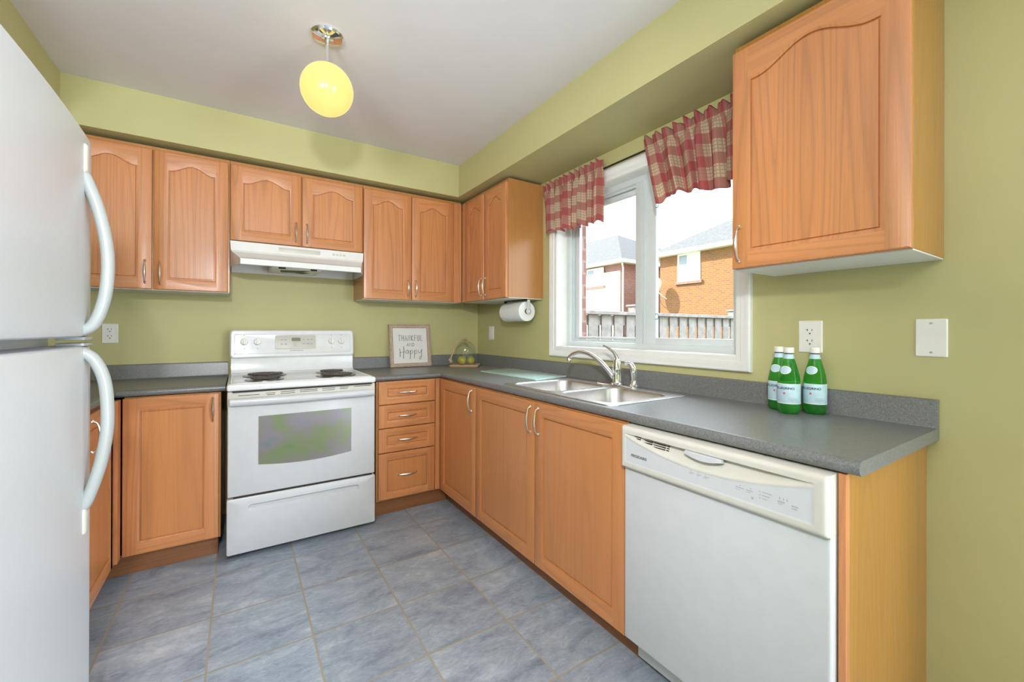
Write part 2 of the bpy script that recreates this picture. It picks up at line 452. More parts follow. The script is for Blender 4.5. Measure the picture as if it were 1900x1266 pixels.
def text_bm(s, size, bold=0.0):
    cu = bpy.data.curves.new('t', 'FONT'); cu.body = s; cu.size = size; cu.align_x = 'LEFT'; cu.resolution_u = 3
    if bold: cu.offset = bold
    o = bpy.data.objects.new('t', cu)
    me = bpy.data.meshes.new_from_object(o)
    bm = bmesh.new(); bm.from_mesh(me)
    bpy.data.objects.remove(o); bpy.data.curves.remove(cu); bpy.data.meshes.remove(me)
    return bm
def put_text(mb, s, size, O, U, V, width=None, mi=0, bold=0.0):
    """lay lettering on a surface: O lower left corner, U reading direction, V up"""
    bm = text_bm(s, size, bold)
    xs = [v.co.x for v in bm.verts]; x0, x1 = min(xs), max(xs)
    k = (width / (x1 - x0)) if width else 1.0
    for v in bm.verts:
        p = Vector(O) + Vector(U) * ((v.co.x - x0) * k) + Vector(V) * v.co.y
        v.co = p
    mb.merge(bm, mi)

# ------------------------------------------------------------------ room shell
CZ, SB, SD = 2.493, 2.249, 0.365
XL = -2.907
def sbox(name, a, b, m, bev=0): return struct(MB().box(a, b, bev).build(name, m, mesh_origin=(0, 0, 0), smooth=False))
sbox('floor', (-5.0, -6.4, -0.12), (0.12, 0.12, 0.0), FLOORM)
sbox('ceiling', (-5.0, -6.4, CZ), (0.12, 0.12, CZ + 0.15), CEIL)
sbox('wall_back', (XL - 0.12, 0.0, 0.0), (0.0, 0.12, CZ), GREEN)
sbox('wall_left', (XL - 0.12, -2.60, 0.0), (XL, 0.0, CZ), GREEN)
mb = MB()                                   # dining side beyond the fridge
mb.box((-5.0, -2.60, 0), (XL - 0.12, -2.48, CZ)); mb.box((-5.0, -6.4, 0), (-4.88, -2.60, CZ))
struct(mb.build('wall_dining', GREEN, mesh_origin=(0, 0, 0), smooth=False))
sbox('wall_rear', (-4.88, -6.4, 0), (0.12, -6.25, CZ), GREEN)
mb = MB()                                   # made-up patio door, unseen behind the viewer, added for the fridge lighting
for y in (-6.15, -5.24, -4.32): mb.box((0.02, y, 0), (0.10, y + 0.07, 2.1), 0.004)
mb.box((0.02, -6.15, 2.03), (0.10, -4.25, 2.1), 0.004); mb.box((0.02, -6.15, 0.0), (0.10, -4.25, 0.06), 0.004)
struct(mb.build('added_door_1', VINYL, mesh_origin=(0, 0, 0)))
# wall with the kitchen window
WY0, WY1, WZ0, WZ1 = -1.14, -2.378, 1.100, 2.081
mb = MB()
mb.box((0, WY0, 0), (0.12, 0.12, CZ)); mb.box((0, -4.25, 0), (0.12, WY1, CZ)); mb.box((0, -6.25, 0), (0.12, -6.15, CZ)); mb.box((0, -6.15, 2.1), (0.12, -4.25, CZ)); mb.box((0, WY1, 0), (0.12, WY0, WZ0)); mb.box((0, WY1, WZ1), (0.12, WY0, CZ))
struct(mb.build('wall_right', GREEN, mesh_origin=(0, 0, 0), smooth=False))
mb = MB()                                   # brick skin of the house outside
BY0, BY1 = -1.128, -2.39
mb.box((0.125, BY0, -0.6), (0.27, 0.35, 5.6)); mb.box((0.125, -4.2, -0.6), (0.27, BY1, 5.6)); mb.box((0.125, BY1, -0.6), (0.27, BY0, 1.06)); mb.box((0.125, BY1, 2.11), (0.27, BY0, 5.6))
struct(mb.build('wall_outside', BRICK_N, mesh_origin=(0, 0, 0), smooth=False))
# soffits
XSL = -2.542
def soffit(name, a, b): return sbox(name, a, b, GREEN)
soffit('soffit_back', (XL, -SD, SB), (0, 0, CZ))
soffit('soffit_right', (-SD, -4.6, SB), (0, -SD, CZ))
soffit('soffit_left', (XL, -2.6, SB), (XSL, -SD, CZ))

# ------------------------------------------------------------------ window
wn = bpy.data.objects.new('window_1', None); COL.objects.link(wn); wn.location = (0, -1.76, WZ0); wn['kind'] = 'structure'
def frame_profile(mb, y0, y1, z0, z1, prof, mi=0):
    """mitred picture frame: prof is a list of (distance outward from opening, x)"""
    ya, yb = max(y0, y1), min(y0, y1)
    rings = []
    for cy, cz, sy, sz in ((ya, z0, 1, -1), (yb, z0, -1, -1), (yb, z1, -1, 1), (ya, z1, 1, 1)):
        rings.append([(x, cy + sy * d, cz + sz * d) for d, x in prof])
    V = [[mb.bm.verts.new(p) for p in r] for r in rings]
    n = len(prof)
    for i in range(4):
        j = (i + 1) % 4
        for k in range(n):
            k2 = (k + 1) % n
            mb.bm.faces.new((V[i][k], V[i][k2], V[j][k2], V[j][k])).material_index = mi
cas = MB()
frame_profile(cas, WY0, WY1, WZ0, WZ1, [(-0.004, 0.0), (-0.004, -0.010), (0.004, -0.014), (0.018, -0.014), (0.022, -0.018), (0.044, -0.020), (0.050, -0.024), (0.058, -0.024), (0.063, -0.018), (0.063, 0.0)])
cas.build('casing', TRIMW, wn)
jm = MB()
frame_profile(jm, WY0, WY1, WZ0, WZ1, [(0.0, -0.002), (-0.006, -0.002), (-0.006, 0.125), (0.0, 0.125)])
jm.build('jamb', TRIMW, wn)
fm = MB()                                   # vinyl main frame at x .08-.125
frame_profile(fm, WY0 - 0.006, WY1 + 0.006, WZ0 + 0.006, WZ1 - 0.006, [(0, 0.080), (-0.030, 0.080), (-0.034, 0.086), (-0.034, 0.098), (-0.046, 0.098), (-0.046, 0.140), (0, 0.140)])
fm.build('frame', VINYL, wn)
def sash(name, ya, yb, za, zb, x0, x1, wl, wr, wb, wt):
    """ya is the end nearest the back wall"""
    m_ = MB()
    m_.box((x0, ya, za), (x1, ya - wl, zb), 0.004); m_.box((x0, yb + wr, za), (x1, yb, zb), 0.004)
    m_.box((x0, ya - wl + 0.001, za), (x1, yb + wr - 0.001, za + wb), 0.004); m_.box((x0, ya - wl + 0.001, zb - wt), (x1, yb + wr - 0.001, zb), 0.004)
    s_ = m_.build(name, VINYL, wn)
    g_ = MB().box(((x0 + x1) / 2 - 0.003, ya - wl + 0.002, za + wb - 0.002), ((x0 + x1) / 2 + 0.003, yb + wr - 0.002, zb - wt + 0.002))
    g_.build('pane', GLASS, s_, smooth=False)
    return s_
sash('fixed_sash', WY0 - 0.055, -1.835, WZ0 + 0.055, WZ1 - 0.055, 0.112, 0.138, 0.040, 0.045, 0.016, 0.030)
sash('sliding_sash', -1.742, WY1 + 0.042, WZ0 + 0.030, WZ1 - 0.030, 0.082, 0.108, 0.140, 0.026, 0.042, 0.045)
mb = MB()                                   # meeting stile ridges
mb.box((0.076, -1.785, WZ0 + 0.035), (0.084, -1.792, WZ1 - 0.035), 0.001); mb.box((0.074, -1.805, WZ0 + 0.035), (0.084, -1.815, WZ1 - 0.035), 0.001)
mb.build('stile_rib', VINYL, wn)
mb = MB()
for z in (1.285, 1.882):
    mb.tube([(0.078, -1.885, z + 0.012), (0.070, -1.892, z + 0.015), (0.068, -1.908, z + 0.014), (0.068, -1.912, z), (0.068, -1.906, z - 0.014), (0.070, -1.892, z - 0.013), (0.078, -1.885, z - 0.012)], 0.0016, 6)
mb.build('sash_clip', BLACK, wn)

# ------------------------------------------------------------------ cabinets
def door_mesh(O, U, N, W, H, arch=0.0, st=0.055, rb=0.055, rt=0.055, t=0.019, raised=False, na=24):
    """frame-and-panel front: O lower corner on the cabinet face, U across, N outward; slot 0 upright grain, 1 rail grain, 2 panel"""
    O, U, N = Vector(O), Vector(U), Vector(N); Z = Vector((0, 0, 1))
    P = lambda u, v, n: O + U * u + Z * v + N * n
    mb = MB(); c = 0.004
    rect = lambda i: [(i, i), (W - i, i), (W - i, H - i), (i, H - i)]
    mb.loops([[P(u, v, 0.0) for u, v in rect(0)], [P(u, v, t - c) for u, v in rect(0)], [P(u, v, t - c * 0.3) for u, v in rect(c * 0.35)], [P(u, v, t) for u, v in rect(c)]], 0, True, True, False)
    ht = H - rt
    def arc(s):                              # s in -1..1
        a = min(1.0, abs(s) / 0.86)
        return arch * 0.5 * (1 + math.cos(PI * a)) if arch else 0.0
    A0 = st; A1 = W - st
    def inner(d):
        pts = []
        us = [A0 + (A1 - A0) * k / na for k in range(na + 1)]
        for u in us: pts.append((min(max(u, A0 + d), A1 - d), rb + d))
        for u in reversed(us):
            s = (u - (A0 + A1) / 2) / ((A1 - A0) / 2)
            pts.append((min(max(u, A0 + d), A1 - d), ht - arch + arc(s) - d))
        return pts
    I = inner(0.0)
    mb.poly([P(c, c, t), P(A0, c, t), P(A0, H - c, t), P(c, H - c, t)], 0)
    mb.poly([P(A1, c, t), P(W - c, c, t), P(W - c, H - c, t), P(A1, H - c, t)], 0)
    mb.poly([P(A0, c, t), P(A1, c, t)] + [P(u, v, t) for u, v in reversed(I[:na + 1])], 1)
    top = I[na + 1:]
    for k in range(na):
        (u0, v0), (u1, v1) = top[k], top[k + 1]
        mb.poly([P(u0, v0, t), P(u0, H - c, t), P(u1, H - c, t), P(u1, v1, t)], 1)
    steps = [(0, t), (0.004, t - 0.0012), (0.0085, t - 0.0025), (0.0095, t - 0.0100), (0.0128, t - 0.0100), (0.015, t - 0.0055)]
    mb.loops([[P(u, v, n) for u, v in inner(d)] for d, n in steps], 0)
    L = inner(0.015); pd = t - 0.0055
    for k in range(na):
        a, b = L[k], L[k + 1]; q, r = L[2 * na + 1 - k], L[2 * na - k]
        if abs(a[0] - b[0]) < 1e-7 and abs(q[0] - r[0]) < 1e-7: continue
        mb.poly([P(a[0], a[1], pd), P(b[0], b[1], pd), P(r[0], r[1], pd), P(q[0], q[1], pd)], 2)
    return mb

def pull(parent, C, A, N, length=0.118, mi=0):
    """satin bow pull centred at C, running along A, standing out along N"""
    C, A, N = Vector(C), Vector(A), Vector(N)
    h = length / 2
    ctrl = [(-h, 0.004), (-h * 0.9, 0.016), (-h * 0.55, 0.0225), (0, 0.027), (h * 0.55, 0.0225), (h * 0.9, 0.016), (h, 0.004)]
    pts = spline([C + A * s + N * n for s, n in ctrl], 5)
    n = len(pts); rr = []
    for i in range(n):
        s = abs(i / (n - 1) * 2 - 1)
        r = 0.0034 + 0.0032 * max(0, 1 - (s / 0.42) ** 2) + 0.0022 * math.exp(-((s - 0.9) / 0.08) ** 2)
        if 0.42 < s < 0.5: r += 0.0009
        rr.append(r)
    mb = MB().tube(pts, rr, 8)
    for sgn in (-1, 1):
        mb.tube([C + A * sgn * h + N * 0.0005, C + A * sgn * h + N * 0.005], [0.0062, 0.0045], 10)
        mb.ball(C + A * sgn * (h + 0.004) + N * 0.0035, 0.0052, 8, 6, scale=(1, 1, 1))
    return mb.build('handle', NICKEL, parent)

XP, YP = Vector((1, 0, 0)), Vector((0, 1, 0)); ZP = Vector((0, 0, 1))
def carcass(mb, a, b, tk=0.016, bottom_white=True): mb.box(a, b, 0.001, 1)

def upper(label, box_a, box_b, face, doors, mats=None, side_m=None):
    """wall cabinet: carcass, white underside, doors with pulls. face: 'y' faces the room along -y, 'x' along -x"""
    c = ((box_a[0] + box_b[0]) / 2, (box_a[1] + box_b[1]) / 2, min(box_a[2], box_b[2]))
    t = thing('wall_cabinet', label, 'cabinet', c, None)
    z0, z1 = min(box_a[2], box_b[2]), max(box_a[2], box_b[2])
    MB().box((box_a[0], box_a[1], z0 + 0.004), (box_b[0], box_b[1], z1), 0.0015, 1).build('carcass', side_m or MELV, t)
    ins = 0.002
    MB().box((min(box_a[0], box_b[0]) + ins, min(box_a[1], box_b[1]) + ins, z0), (max(box_a[0], box_b[0]) - ins, max(box_a[1], box_b[1]) - ins, z0 + 0.0045)).build('underside', MELW, t, smooth=False)
    for d in doors:
        lo, hi, za, zb, hz, side, arch = d
        if face == 'y':
            yf = min(box_a[1], box_b[1]) - 0.001
            m_ = door_mesh((lo, yf, za), XP, -YP, hi - lo, zb - za, arch)
            dr = m_.build('door', [WV, WX, WV], t, angle=25)
            pull(dr, ((hi - 0.028) if side > 0 else (lo + 0.028), yf - 0.019, hz), ZP, -YP)
        else:                                 # along the right wall: lo is the end nearest the back wall
            xf = min(box_a[0], box_b[0]) - 0.001
            m_ = door_mesh((xf, lo, za), -YP, -XP, lo - hi, zb - za, arch)
            dr = m_.build('door', [WV, WY, WV], t, angle=25)
            pull(dr, (xf - 0.019, (hi + 0.028) if side > 0 else (lo - 0.028), hz), ZP, -XP)
    return t
UF = 0.289
upper('oak wall cabinet with arched doors, high beside the fridge, left of the range hood', (-2.56, -0.001, 1.430), (-1.8415, -UF, 2.232), 'y',
      [(-2.545, -2.1985, 1.434, 2.210, 1.530, 1, 0.040), (-2.190, -1.8495, 1.434, 2.210, 1.526, -1, 0.040)])
upper('short oak wall cabinet with two arched doors directly above the white range hood', (-1.8405, -0.001, 1.746), (-1.0675, -UF, 2.232), 'y',
      [(-1.8375, -1.4595, 1.751, 2.207, 1.838, 1, 0.040), (-1.4515, -1.0735, 1.751, 2.207, 1.838, -1, 0.040)])
tc_ = upper('oak wall cabinet with two tall arched doors between range hood and corner', (-1.0665, -0.001, 1.428), (-0.310, -UF, 2.232), 'y',
      [(-1.0645, -0.7215, 1.432, 2.206, 1.523, 1, 0.040), (-0.7170, -0.3805, 1.432, 2.206, 1.523, -1, 0.040)], side_m=MELV)
MB().box((-0.379, -UF - 0.0005, 1.432), (-0.3105, -UF - 0.017, 2.215), 0.001, 1).build('filler_strip', WV, tc_)
td_ = upper('oak corner wall cabinet over the paper towel roll, left of the window', (-0.001, -0.310, 1.428), (-UF, -0.981, 2.232), 'x',
      [(-0.366, -0.667, 1.432, 2.206, 1.526, 1, 0.040), (-0.672, -0.976, 1.432, 2.206, 1.526, -1, 0.040)])
MB().box((-UF - 0.0005, -0.3105, 1.432), (-UF - 0.017, -0.363, 2.215), 0.001, 1).build('filler_strip', WV, td_)
upper('large single-door oak wall cabinet right of the window, above the green bottles', (-0.001, -2.529, 1.428), (-UF, -3.0165, 2.232), 'x',
      [(-2.5295, -3.0155, 1.432, 2.206, 1.518, -1, 0.055)], side_m=PANELS)

# base cabinets
BF = 0.608            # face of the base carcasses
def base_root(label, c): return thing('base_cabinet', label, 'cabinet', c)
# left run, along the left wall
FXL = XL + 0.609
t = base_root('oak base cabinet on the left wall, half hidden behind the fridge handles', (XL + 0.3, -1.10, 0))
MB().box((XL + 0.002, -0.610, 0.10), (FXL, -1.63, 0.876), 0.001, 1).build('carcass', MELV, t)
MB().box((XL + 0.05, -0.610, 0.0), (FXL - 0.06, -1.63, 0.099), 0.001, 1).build('toe_kick', KICKY, t)
MB().box((FXL, -0.629, 0.107), (FXL + 0.031, -0.690, 0.872), 0.001, 1).build('filler_strip', WV, t)
for lo, hi, sd in ((-0.6915, -1.300, 1), (-1.305, -1.615, 1)):
    dr = door_mesh((FXL + 0.001, hi, 0.107), YP, XP, lo - hi, 0.765).build('door', [PLAINV, WY, PLAINV], t, angle=25)
    pull(dr, (FXL + 0.020, (hi + 0.24) if sd > 0 else (lo - 0.03), 0.785), ZP, XP)
# back left
t = base_root('oak base cabinet with one door in the corner left of the stove', (-2.08, -0.3, 0))
MB().box((-2.258, -0.001, 0.10), (-1.872, -BF, 0.876), 0.001, 1).build('carcass', MELV, t)
MB().box((XL + 0.56, -0.05, 0.0), (-1.884, -0.573, 0.099), 0.001, 1).build('toe_kick', KICKX, t)
dr = door_mesh((-2.262, -BF - 0.001, 0.107), XP, -YP, 0.381, 0.765).build('door', [WV, WX, PLAINV], t, angle=25)
pull(dr, (-1.907, -BF - 0.020, 0.789), ZP, -YP)
# drawer stack right of the stove
t = base_root('oak cabinet with a stack of four drawers right of the stove', (-0.85, -0.3, 0))
MB().box((-1.056, -0.001, 0.10), (-0.612, -BF, 0.876), 0.001, 1).build('carcass', MELV, t)
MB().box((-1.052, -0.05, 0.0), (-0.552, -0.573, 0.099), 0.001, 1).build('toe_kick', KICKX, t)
MB().box((-0.659, -BF - 0.0005, 0.110), (-0.6285, -BF - 0.017, 0.874), 0.001, 1).build('filler_strip', WV, t)
for za, zb in ((0.727, 0.875), (0.574, 0.722), (0.415, 0.569), (0.112, 0.410)):
    dr = door_mesh((-1.045, -BF - 0.001, za), XP, -YP, 0.382, zb - za, st=0.048, rb=0.038, rt=0.038).build('drawer_front', [WV, WX, WX if zb > 0.5 else PLAINV], t, angle=25)
    pull(dr, (-0.855, -BF - 0.020 + 0.009, (za + zb) / 2), XP, -YP, 0.125)
# right run
t = base_root('oak corner base cabinet with one narrow door, right of the drawers', (-0.3, -0.85, 0))
MB().box((-0.001, -0.001, 0.10), (-BF, -1.1535, 0.876), 0.001, 1).build('carcass', MELV, t)
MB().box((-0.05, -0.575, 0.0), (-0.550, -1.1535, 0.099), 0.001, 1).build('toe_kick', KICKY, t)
dr = door_mesh((-BF - 0.001, -0.632, 0.107), -YP, -XP, 0.519, 0.765).build('door', [PLAINV, WY, PLAINV], t, angle=25)
pull(dr, (-BF - 0.020, -1.151 + 0.028 + 0.012, 0.788), ZP, -XP)
t = base_root('wide oak sink base cabinet with two doors, left of the dishwasher', (-0.3, -1.73, 0))
mb = MB()
for a, b in (((-0.001, -1.1545, 0.10), (-BF, -1.170, 0.876)), ((-0.001, -2.304, 0.10), (-BF, -2.319, 0.876)), ((-0.02, -1.170, 0.10), (-BF, -2.304, 0.118)), ((-BF + 0.018, -1.170, 0.62), (-BF, -2.304, 0.876)), ((-BF + 0.018, -1.170, 0.118), (-BF, -1.20, 0.62)), ((-BF + 0.018, -2.27, 0.118), (-BF, -2.304, 0.62))):
    mb.box(a, b, 0.0005, 1)
mb.build('carcass', MELV, t)
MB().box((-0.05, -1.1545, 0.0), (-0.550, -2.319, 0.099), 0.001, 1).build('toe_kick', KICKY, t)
for lo, hi, sd in ((-1.157, -1.7505, 1), (-1.7565, -2.3145, -1)):
    dr = door_mesh((-BF - 0.001, lo, 0.107), -YP, -XP, lo - hi, 0.765).build('door', [PLAINV, WY, PLAINV], t, angle=25)
    pull(dr, (-BF - 0.020, (hi + 0.025) if sd > 0 else (lo - 0.032), 0.787), ZP, -XP)
# end panel
t = thing('end_panel', 'tall worn wooden end panel closing the counter right of the dishwasher', 'cabinet panel', (-0.3, -2.965, 0))
MB().box((-0.001, -2.962, 0.0), (-0.590, -2.977, 0.876), 0.001, 1).build('side_panel', PANELS, t)
MB().box((-0.5905, -2.9615, 0.0), (-0.612, -2.9775, 0.876), 0.001, 1).build('front_edge', WV, t)

# ------------------------------------------------------------------ worktops
CT, CB = 0.914, 0.8785
def nose(D):
    pts = [(D - 0.020, CT)]
    R = (CT - CB) / 2
    for k in range(0, 9):
        a = PI / 2 - PI * k / 8
        pts.append((D - R + R * math.cos(a), CB + R + R * math.sin(a)))
    return pts
def profile(D):
    return [(0.001, CB), (0.001, 1.001), (0.016, 1.001), (0.019, 0.999), (0.0205, 0.995), (0.0205, CT + 0.006), (0.023, CT + 0.001), (0.027, CT)] + nose(D)
def sweep(mb, prof, secs):
    """secs: list of functions (d,z)->point"""
    rings = [[f(d, z) for d, z in prof] for f in secs]
    mb.loops(rings, 0, True, True, True)
t = thing('worktop', 'long grey laminate worktop with the sink, running from stove to dishwasher', 'countertop', (-0.3, -1.5, CB))
mb = MB(); D = 0.6232; SY0, SY1 = -1.405, -2.185
P_ = profile(D)
sweep(mb, P_, [lambda d, z: (-1.0835, -d, z), lambda d, z: (-d, -d, z), lambda d, z: (-d, SY0, z)])
front = [(0.560, CB), (0.560, CT)] + nose(D)
back = [(0.001, CB), (0.001, 1.001), (0.016, 1.001), (0.019, 0.999), (0.0205, 0.995), (0.0205, CT + 0.006), (0.023, CT + 0.001), (0.027, CT), (0.120, CT), (0.120, CB)]
for pr in (front, back): sweep(mb, pr, [lambda d, z: (-d, SY0, z), lambda d, z: (-d, SY1, z)])
sweep(mb, P_, [lambda d, z: (-d, SY1, z), lambda d, z: (-d, -3.006, z)])
mb.build('slab', LAM, t, angle=40, weld=False)
t = thing('worktop', 'short grey laminate worktop in the left corner between fridge and stove', 'countertop', (-2.4, -0.6, CB))
mb = MB()
sweep(mb, P_, [lambda d, z: (-1.8525, -d, z), lambda d, z: (XL + d, -d, z), lambda d, z: (XL + d, -1.64, z)])
mb.build('slab', LAM, t, angle=40, weld=False)

# ------------------------------------------------------------------ sink and faucet
def rrect(x0, x1, y0, y1, r, n=6):
    pts = []
    for cx, cy, a0 in ((x1 - r, y1 - r, 0), (x0 + r, y1 - r, PI / 2), (x0 + r, y0 + r, PI), (x1 - r, y0 + r, 1.5 * PI)):
        for k in range(n + 1):
            a = a0 + PI / 2 * k / n
            pts.append((cx + r * math.cos(a), cy + r * math.sin(a)))
    return pts
t = thing('sink', 'stainless steel double bowl sink set in the worktop under the window', 'sink', (-0.33, -1.795, 0.75))
zr = 0.9185
outer = rrect(-0.583, -0.097, -2.206, -1.384, 0.045)
holes = [rrect(-0.552, -0.165, -1.782, -1.418, 0.075), rrect(-0.552, -0.165, -2.172, -1.815, 0.075)]
mb = MB()
eds = []
for lp in [outer] + holes:
    vv = [mb.bm.verts.new((p[0], p[1], zr)) for p in lp]
    eds += [mb.bm.edges.new((vv[i], vv[(i + 1) % len(vv)])) for i in range(len(vv))]
bmesh.ops.triangle_fill(mb.bm, use_beauty=True, edges=eds)
o2 = rrect(-0.587, -0.093, -2.210, -1.380, 0.048)
mb.loops([[(x, y, zr) for x, y in outer], [(x, y, zr - 0.001) for x, y in rrect(-0.586, -0.094, -2.209, -1.381, 0.047)], [(x, y, 0.9142) for x, y in o2]])
mb.build('rim', STEEL, t, angle=30)
for (x0, x1, y0, y1) in ((-0.552, -0.165, -1.782, -1.418), (-0.552, -0.165, -2.172, -1.815)):
    mb = MB()
    rings = []
    for d, z in ((0.0, zr), (0.002, zr - 0.003), (0.004, zr - 0.010), (0.012, 0.80), (0.018, 0.755), (0.030, 0.742), (0.055, 0.738)):
        rings.append([(x, y, z) for x, y in rrect(x0 + d, x1 - d, y0 + d, y1 - d, 0.075 if d < 0.02 else 0.06)])
    mb.loops(rings, 0, True, False, True)
    bw = mb.build('bowl', STEEL, t, angle=50)
    cx, cy = (x0 + x1) / 2, (y0 + y1) / 2
    MB().lathe([(0.044, 0.7385), (0.046, 0.741), (0.036, 0.741), (0.030, 0.7385), (0.008, 0.7385), (0.006, 0.746), (0.0, 0.747)], (cx, cy, 0), seg=24).build('drain', CHROME, bw)
FX, FY = -0.125, -1.800
t = thing('faucet', 'chrome single-lever kitchen faucet with curved spout behind the sink', 'faucet', (FX, FY, zr))
mb = MB()
dp = rrect(-0.150, -0.100, -1.935, -1.660, 0.024)
mb.loops([[(x, y, zr) for x, y in dp], [(x, y, zr + 0.006) for x, y in dp], [(x, y, zr + 0.009) for x, y in rrect(-0.146, -0.104, -1.931, -1.664, 0.020)]], 0, True, False, True)
mb.build('deck_plate', CHROME, t)
mb = MB().lathe([(0.030, zr + 0.009), (0.030, zr + 0.014), (0.026, zr + 0.018), (0.024, zr + 0.022), (0.0235, zr + 0.085), (0.0240, zr + 0.087), (0.0225, zr + 0.092), (0.021, zr + 0.120), (0.017, zr + 0.140), (0.0, zr + 0.150)], (FX, FY, 0), seg=28)
mb.build('body', CHROME, t)
sp_dir = Vector((-0.34, 0.94, 0)).normalized()
ctrl = [(0.010, 0.035), (0.052, 0.082), (0.102, 0.128), (0.160, 0.162), (0.212, 0.172), (0.258, 0.162), (0.286, 0.140), (0.292, 0.118)]
pts = spline([Vector((FX, FY, zr)) + sp_dir * s + ZP * h for s, h in ctrl], 6)
mb = MB().tube(pts, [0.0145 - 0.0035 * min(1, i / (len(pts) * 0.5)) + (0.0025 if i > len(pts) - 5 else 0) for i in range(len(pts))], 14)
mb.build('spout', CHROME, t)
ctrl = [(-0.003, 0.128), (0.004, 0.150), (0.024, 0.176), (0.058, 0.197), (0.094, 0.210)]
ld = Vector((-0.10, 0.99, 0)).normalized()
pts = spline([Vector((FX, FY, zr)) + ld * s + ZP * h for s, h in ctrl], 6)
MB().tube(pts, [0.0165 * (1 - 0.72 * (i / (len(pts) - 1)) ** 0.7) for i in range(len(pts))], 12, flat=0.75).build('lever', CHROME, t)
SX, SY_ = -0.125, -1.915
t = thing('side_sprayer', 'small chrome sink sprayer standing right of the faucet', 'sprayer', (SX, SY_, zr + 0.009))
MB().lathe([(0.022, zr + 0.0095), (0.022, zr + 0.014), (0.015, zr + 0.022), (0.013, zr + 0.040)], (SX, SY_, 0), seg=20).build('base', CHROME, t)
ctrl = [(0, 0.036), (0, 0.075), (0.004, 0.100), (0.020, 0.122), (0.045, 0.122)]
pts = spline([Vector((SX, SY_, zr)) + Vector((-0.45, 0.89, 0)) * s + ZP * h for s, h in ctrl], 5)
MB().tube(pts, [0.0115 + 0.0045 * math.sin(PI * min(1, i / (len(pts) - 1) * 1.15)) for i in range(len(pts))], 14).build('spray_head', CHROME, t)

# ------------------------------------------------------------------ stove
SXL, SXR, SF = -1.8455, -1.0885, 0.7185
t = thing('stove', 'white electric coil range standing between the base cabinets', 'stove', ((SXL + SXR) / 2, -0.38, 0.0))
MB().box((SXL + 0.004, -0.035, 0.03), (SXR - 0.004, -0.675, 0.885), 0.003).build('body', APPL, t)
for x in (SXL + 0.06, SXR - 0.06):
    for y in (-0.08, -0.62): MB().lathe([(0.02, 0.0), (0.02, 0.008), (0.012, 0.010), (0.012, 0.031)], (x, y, 0), seg=14).build('foot', BLACK, t)
mb = MB().box((SXL - 0.001, -0.040, 0.886), (SXR + 0.001, -0.722, 0.923), 0.012, 4)
mb.build('cooktop', PORC, t)
mb = MB()                                   # raised edge around the cooktop
frame_pts = rrect(SXL + 0.012, SXR - 0.012, -0.708, -0.150, 0.03)
inn = rrect(SXL + 0.022, SXR - 0.022, -0.698, -0.158, 0.025)
mb.loops([[(x, y, 0.9225) for x, y in frame_pts], [(x, y, 0.9265) for x, y in rrect(SXL + 0.015, SXR - 0.015, -0.705, -0.153, 0.028)], [(x, y, 0.9262) for x, y in rrect(SXL + 0.019, SXR - 0.019, -0.701, -0.156, 0.026)], [(x, y, 0.9225) for x, y in inn]])
mb.build('cooktop_rim', PORC, t)
for bx, by, br, turns in ((-1.657, -0.300, 0.098, 5), (-1.668, -0.555, 0.076, 4), (-1.272, -0.295, 0.074, 4), (-1.283, -0.535, 0.094, 5)):
    pan = MB().lathe([(br * 0.25, 0.9235), (br * 0.9, 0.9245), (br + 0.012, 0.9275), (br + 0.020, 0.9270), (br + 0.021, 0.9235)], (bx, by, 0), seg=40).build('drip_pan', simple('drip_pan_metal', (0.25, 0.23, 0.22, 1), 0.3, metal=0.9), t)
    pts = []
    N_ = turns * 26
    for k in range(N_ + 1):
        f = k / N_; r = br * (0.22 + 0.78 * f); a = 2 * PI * turns * f + 0.6
        pts.append((bx + r * math.cos(a), by + r * math.sin(a), 0.9355))
    pts += [(bx + (br + 0.012) * math.cos(a + 0.1), by + (br + 0.012) * math.sin(a + 0.1), 0.930)]
    mb = MB().tube(pts, 0.0042, 6); mb.lathe([(0.0, 0.936), (br * 0.16, 0.936), (br * 0.16, 0.931)], (bx, by, 0), seg=16)
    for a in (0.3, 0.3 + 2 * PI / 3, 0.3 + 4 * PI / 3):
        mb.tube([(bx, by, 0.930), (bx + br * math.cos(a), by + br * math.sin(a), 0.930)], 0.002, 5)
    mb.build('burner_coil', COIL, t)
# backguard
mb = MB()
prof = [(-0.035, 0.900), (-0.035, 1.196), (-0.050, 1.207), (-0.080, 1.208), (-0.100, 1.200), (-0.112, 1.185), (-0.133, 1.045), (-0.133, 1.030), (-0.126, 1.026), (-0.126, 0.955), (-0.135, 0.935), (-0.160, 0.9235), (-0.160, 0.900)]
def xpoly(x, s=0): return [(x, y, z) for y, z in prof]
mb.loops([[(SXL + 0.010, y, z) for y, z in prof], [(SXR - 0.010, y, z) for y, z in prof]], 0, True, True, True)
riser = mb.build('riser', PORC, t, angle=30)
# face of backguard: rounded slab leaning back a little
def bgp(x, z, n):                            # point on the leaning face, n outward
    y = -0.112 + (z - 1.185) * (0.021 / 0.14) - n
    return (x, y, z + n * 0.15)
mb = MB()
o_ = rrect(SXL + 0.004, SXR - 0.004, 1.026, 1.207, 0.022)
i1 = rrect(SXL + 0.012, SXR - 0.012, 1.034, 1.199, 0.018)
i2 = rrect(SXL + 0.026, SXR - 0.026, 1.050, 1.180, 0.014)
i3 = rrect(SXL + 0.030, SXR - 0.030, 1.054, 1.176, 0.012)
mb.loops([[bgp(x, z, -0.03) for x, z in o_], [bgp(x, z, 0.004) for x, z in o_], [bgp(x, z, 0.013) for x, z in i1], [bgp(x, z, 0.013) for x, z in i2], [bgp(x, z, 0.009) for x, z in i3]], 0, True, True, True)
bgd = mb.build('backguard', PORC, t, angle=40)
mb = MB()
cp = rrect(-1.592, -1.345, 1.078, 1.172, 0.008)
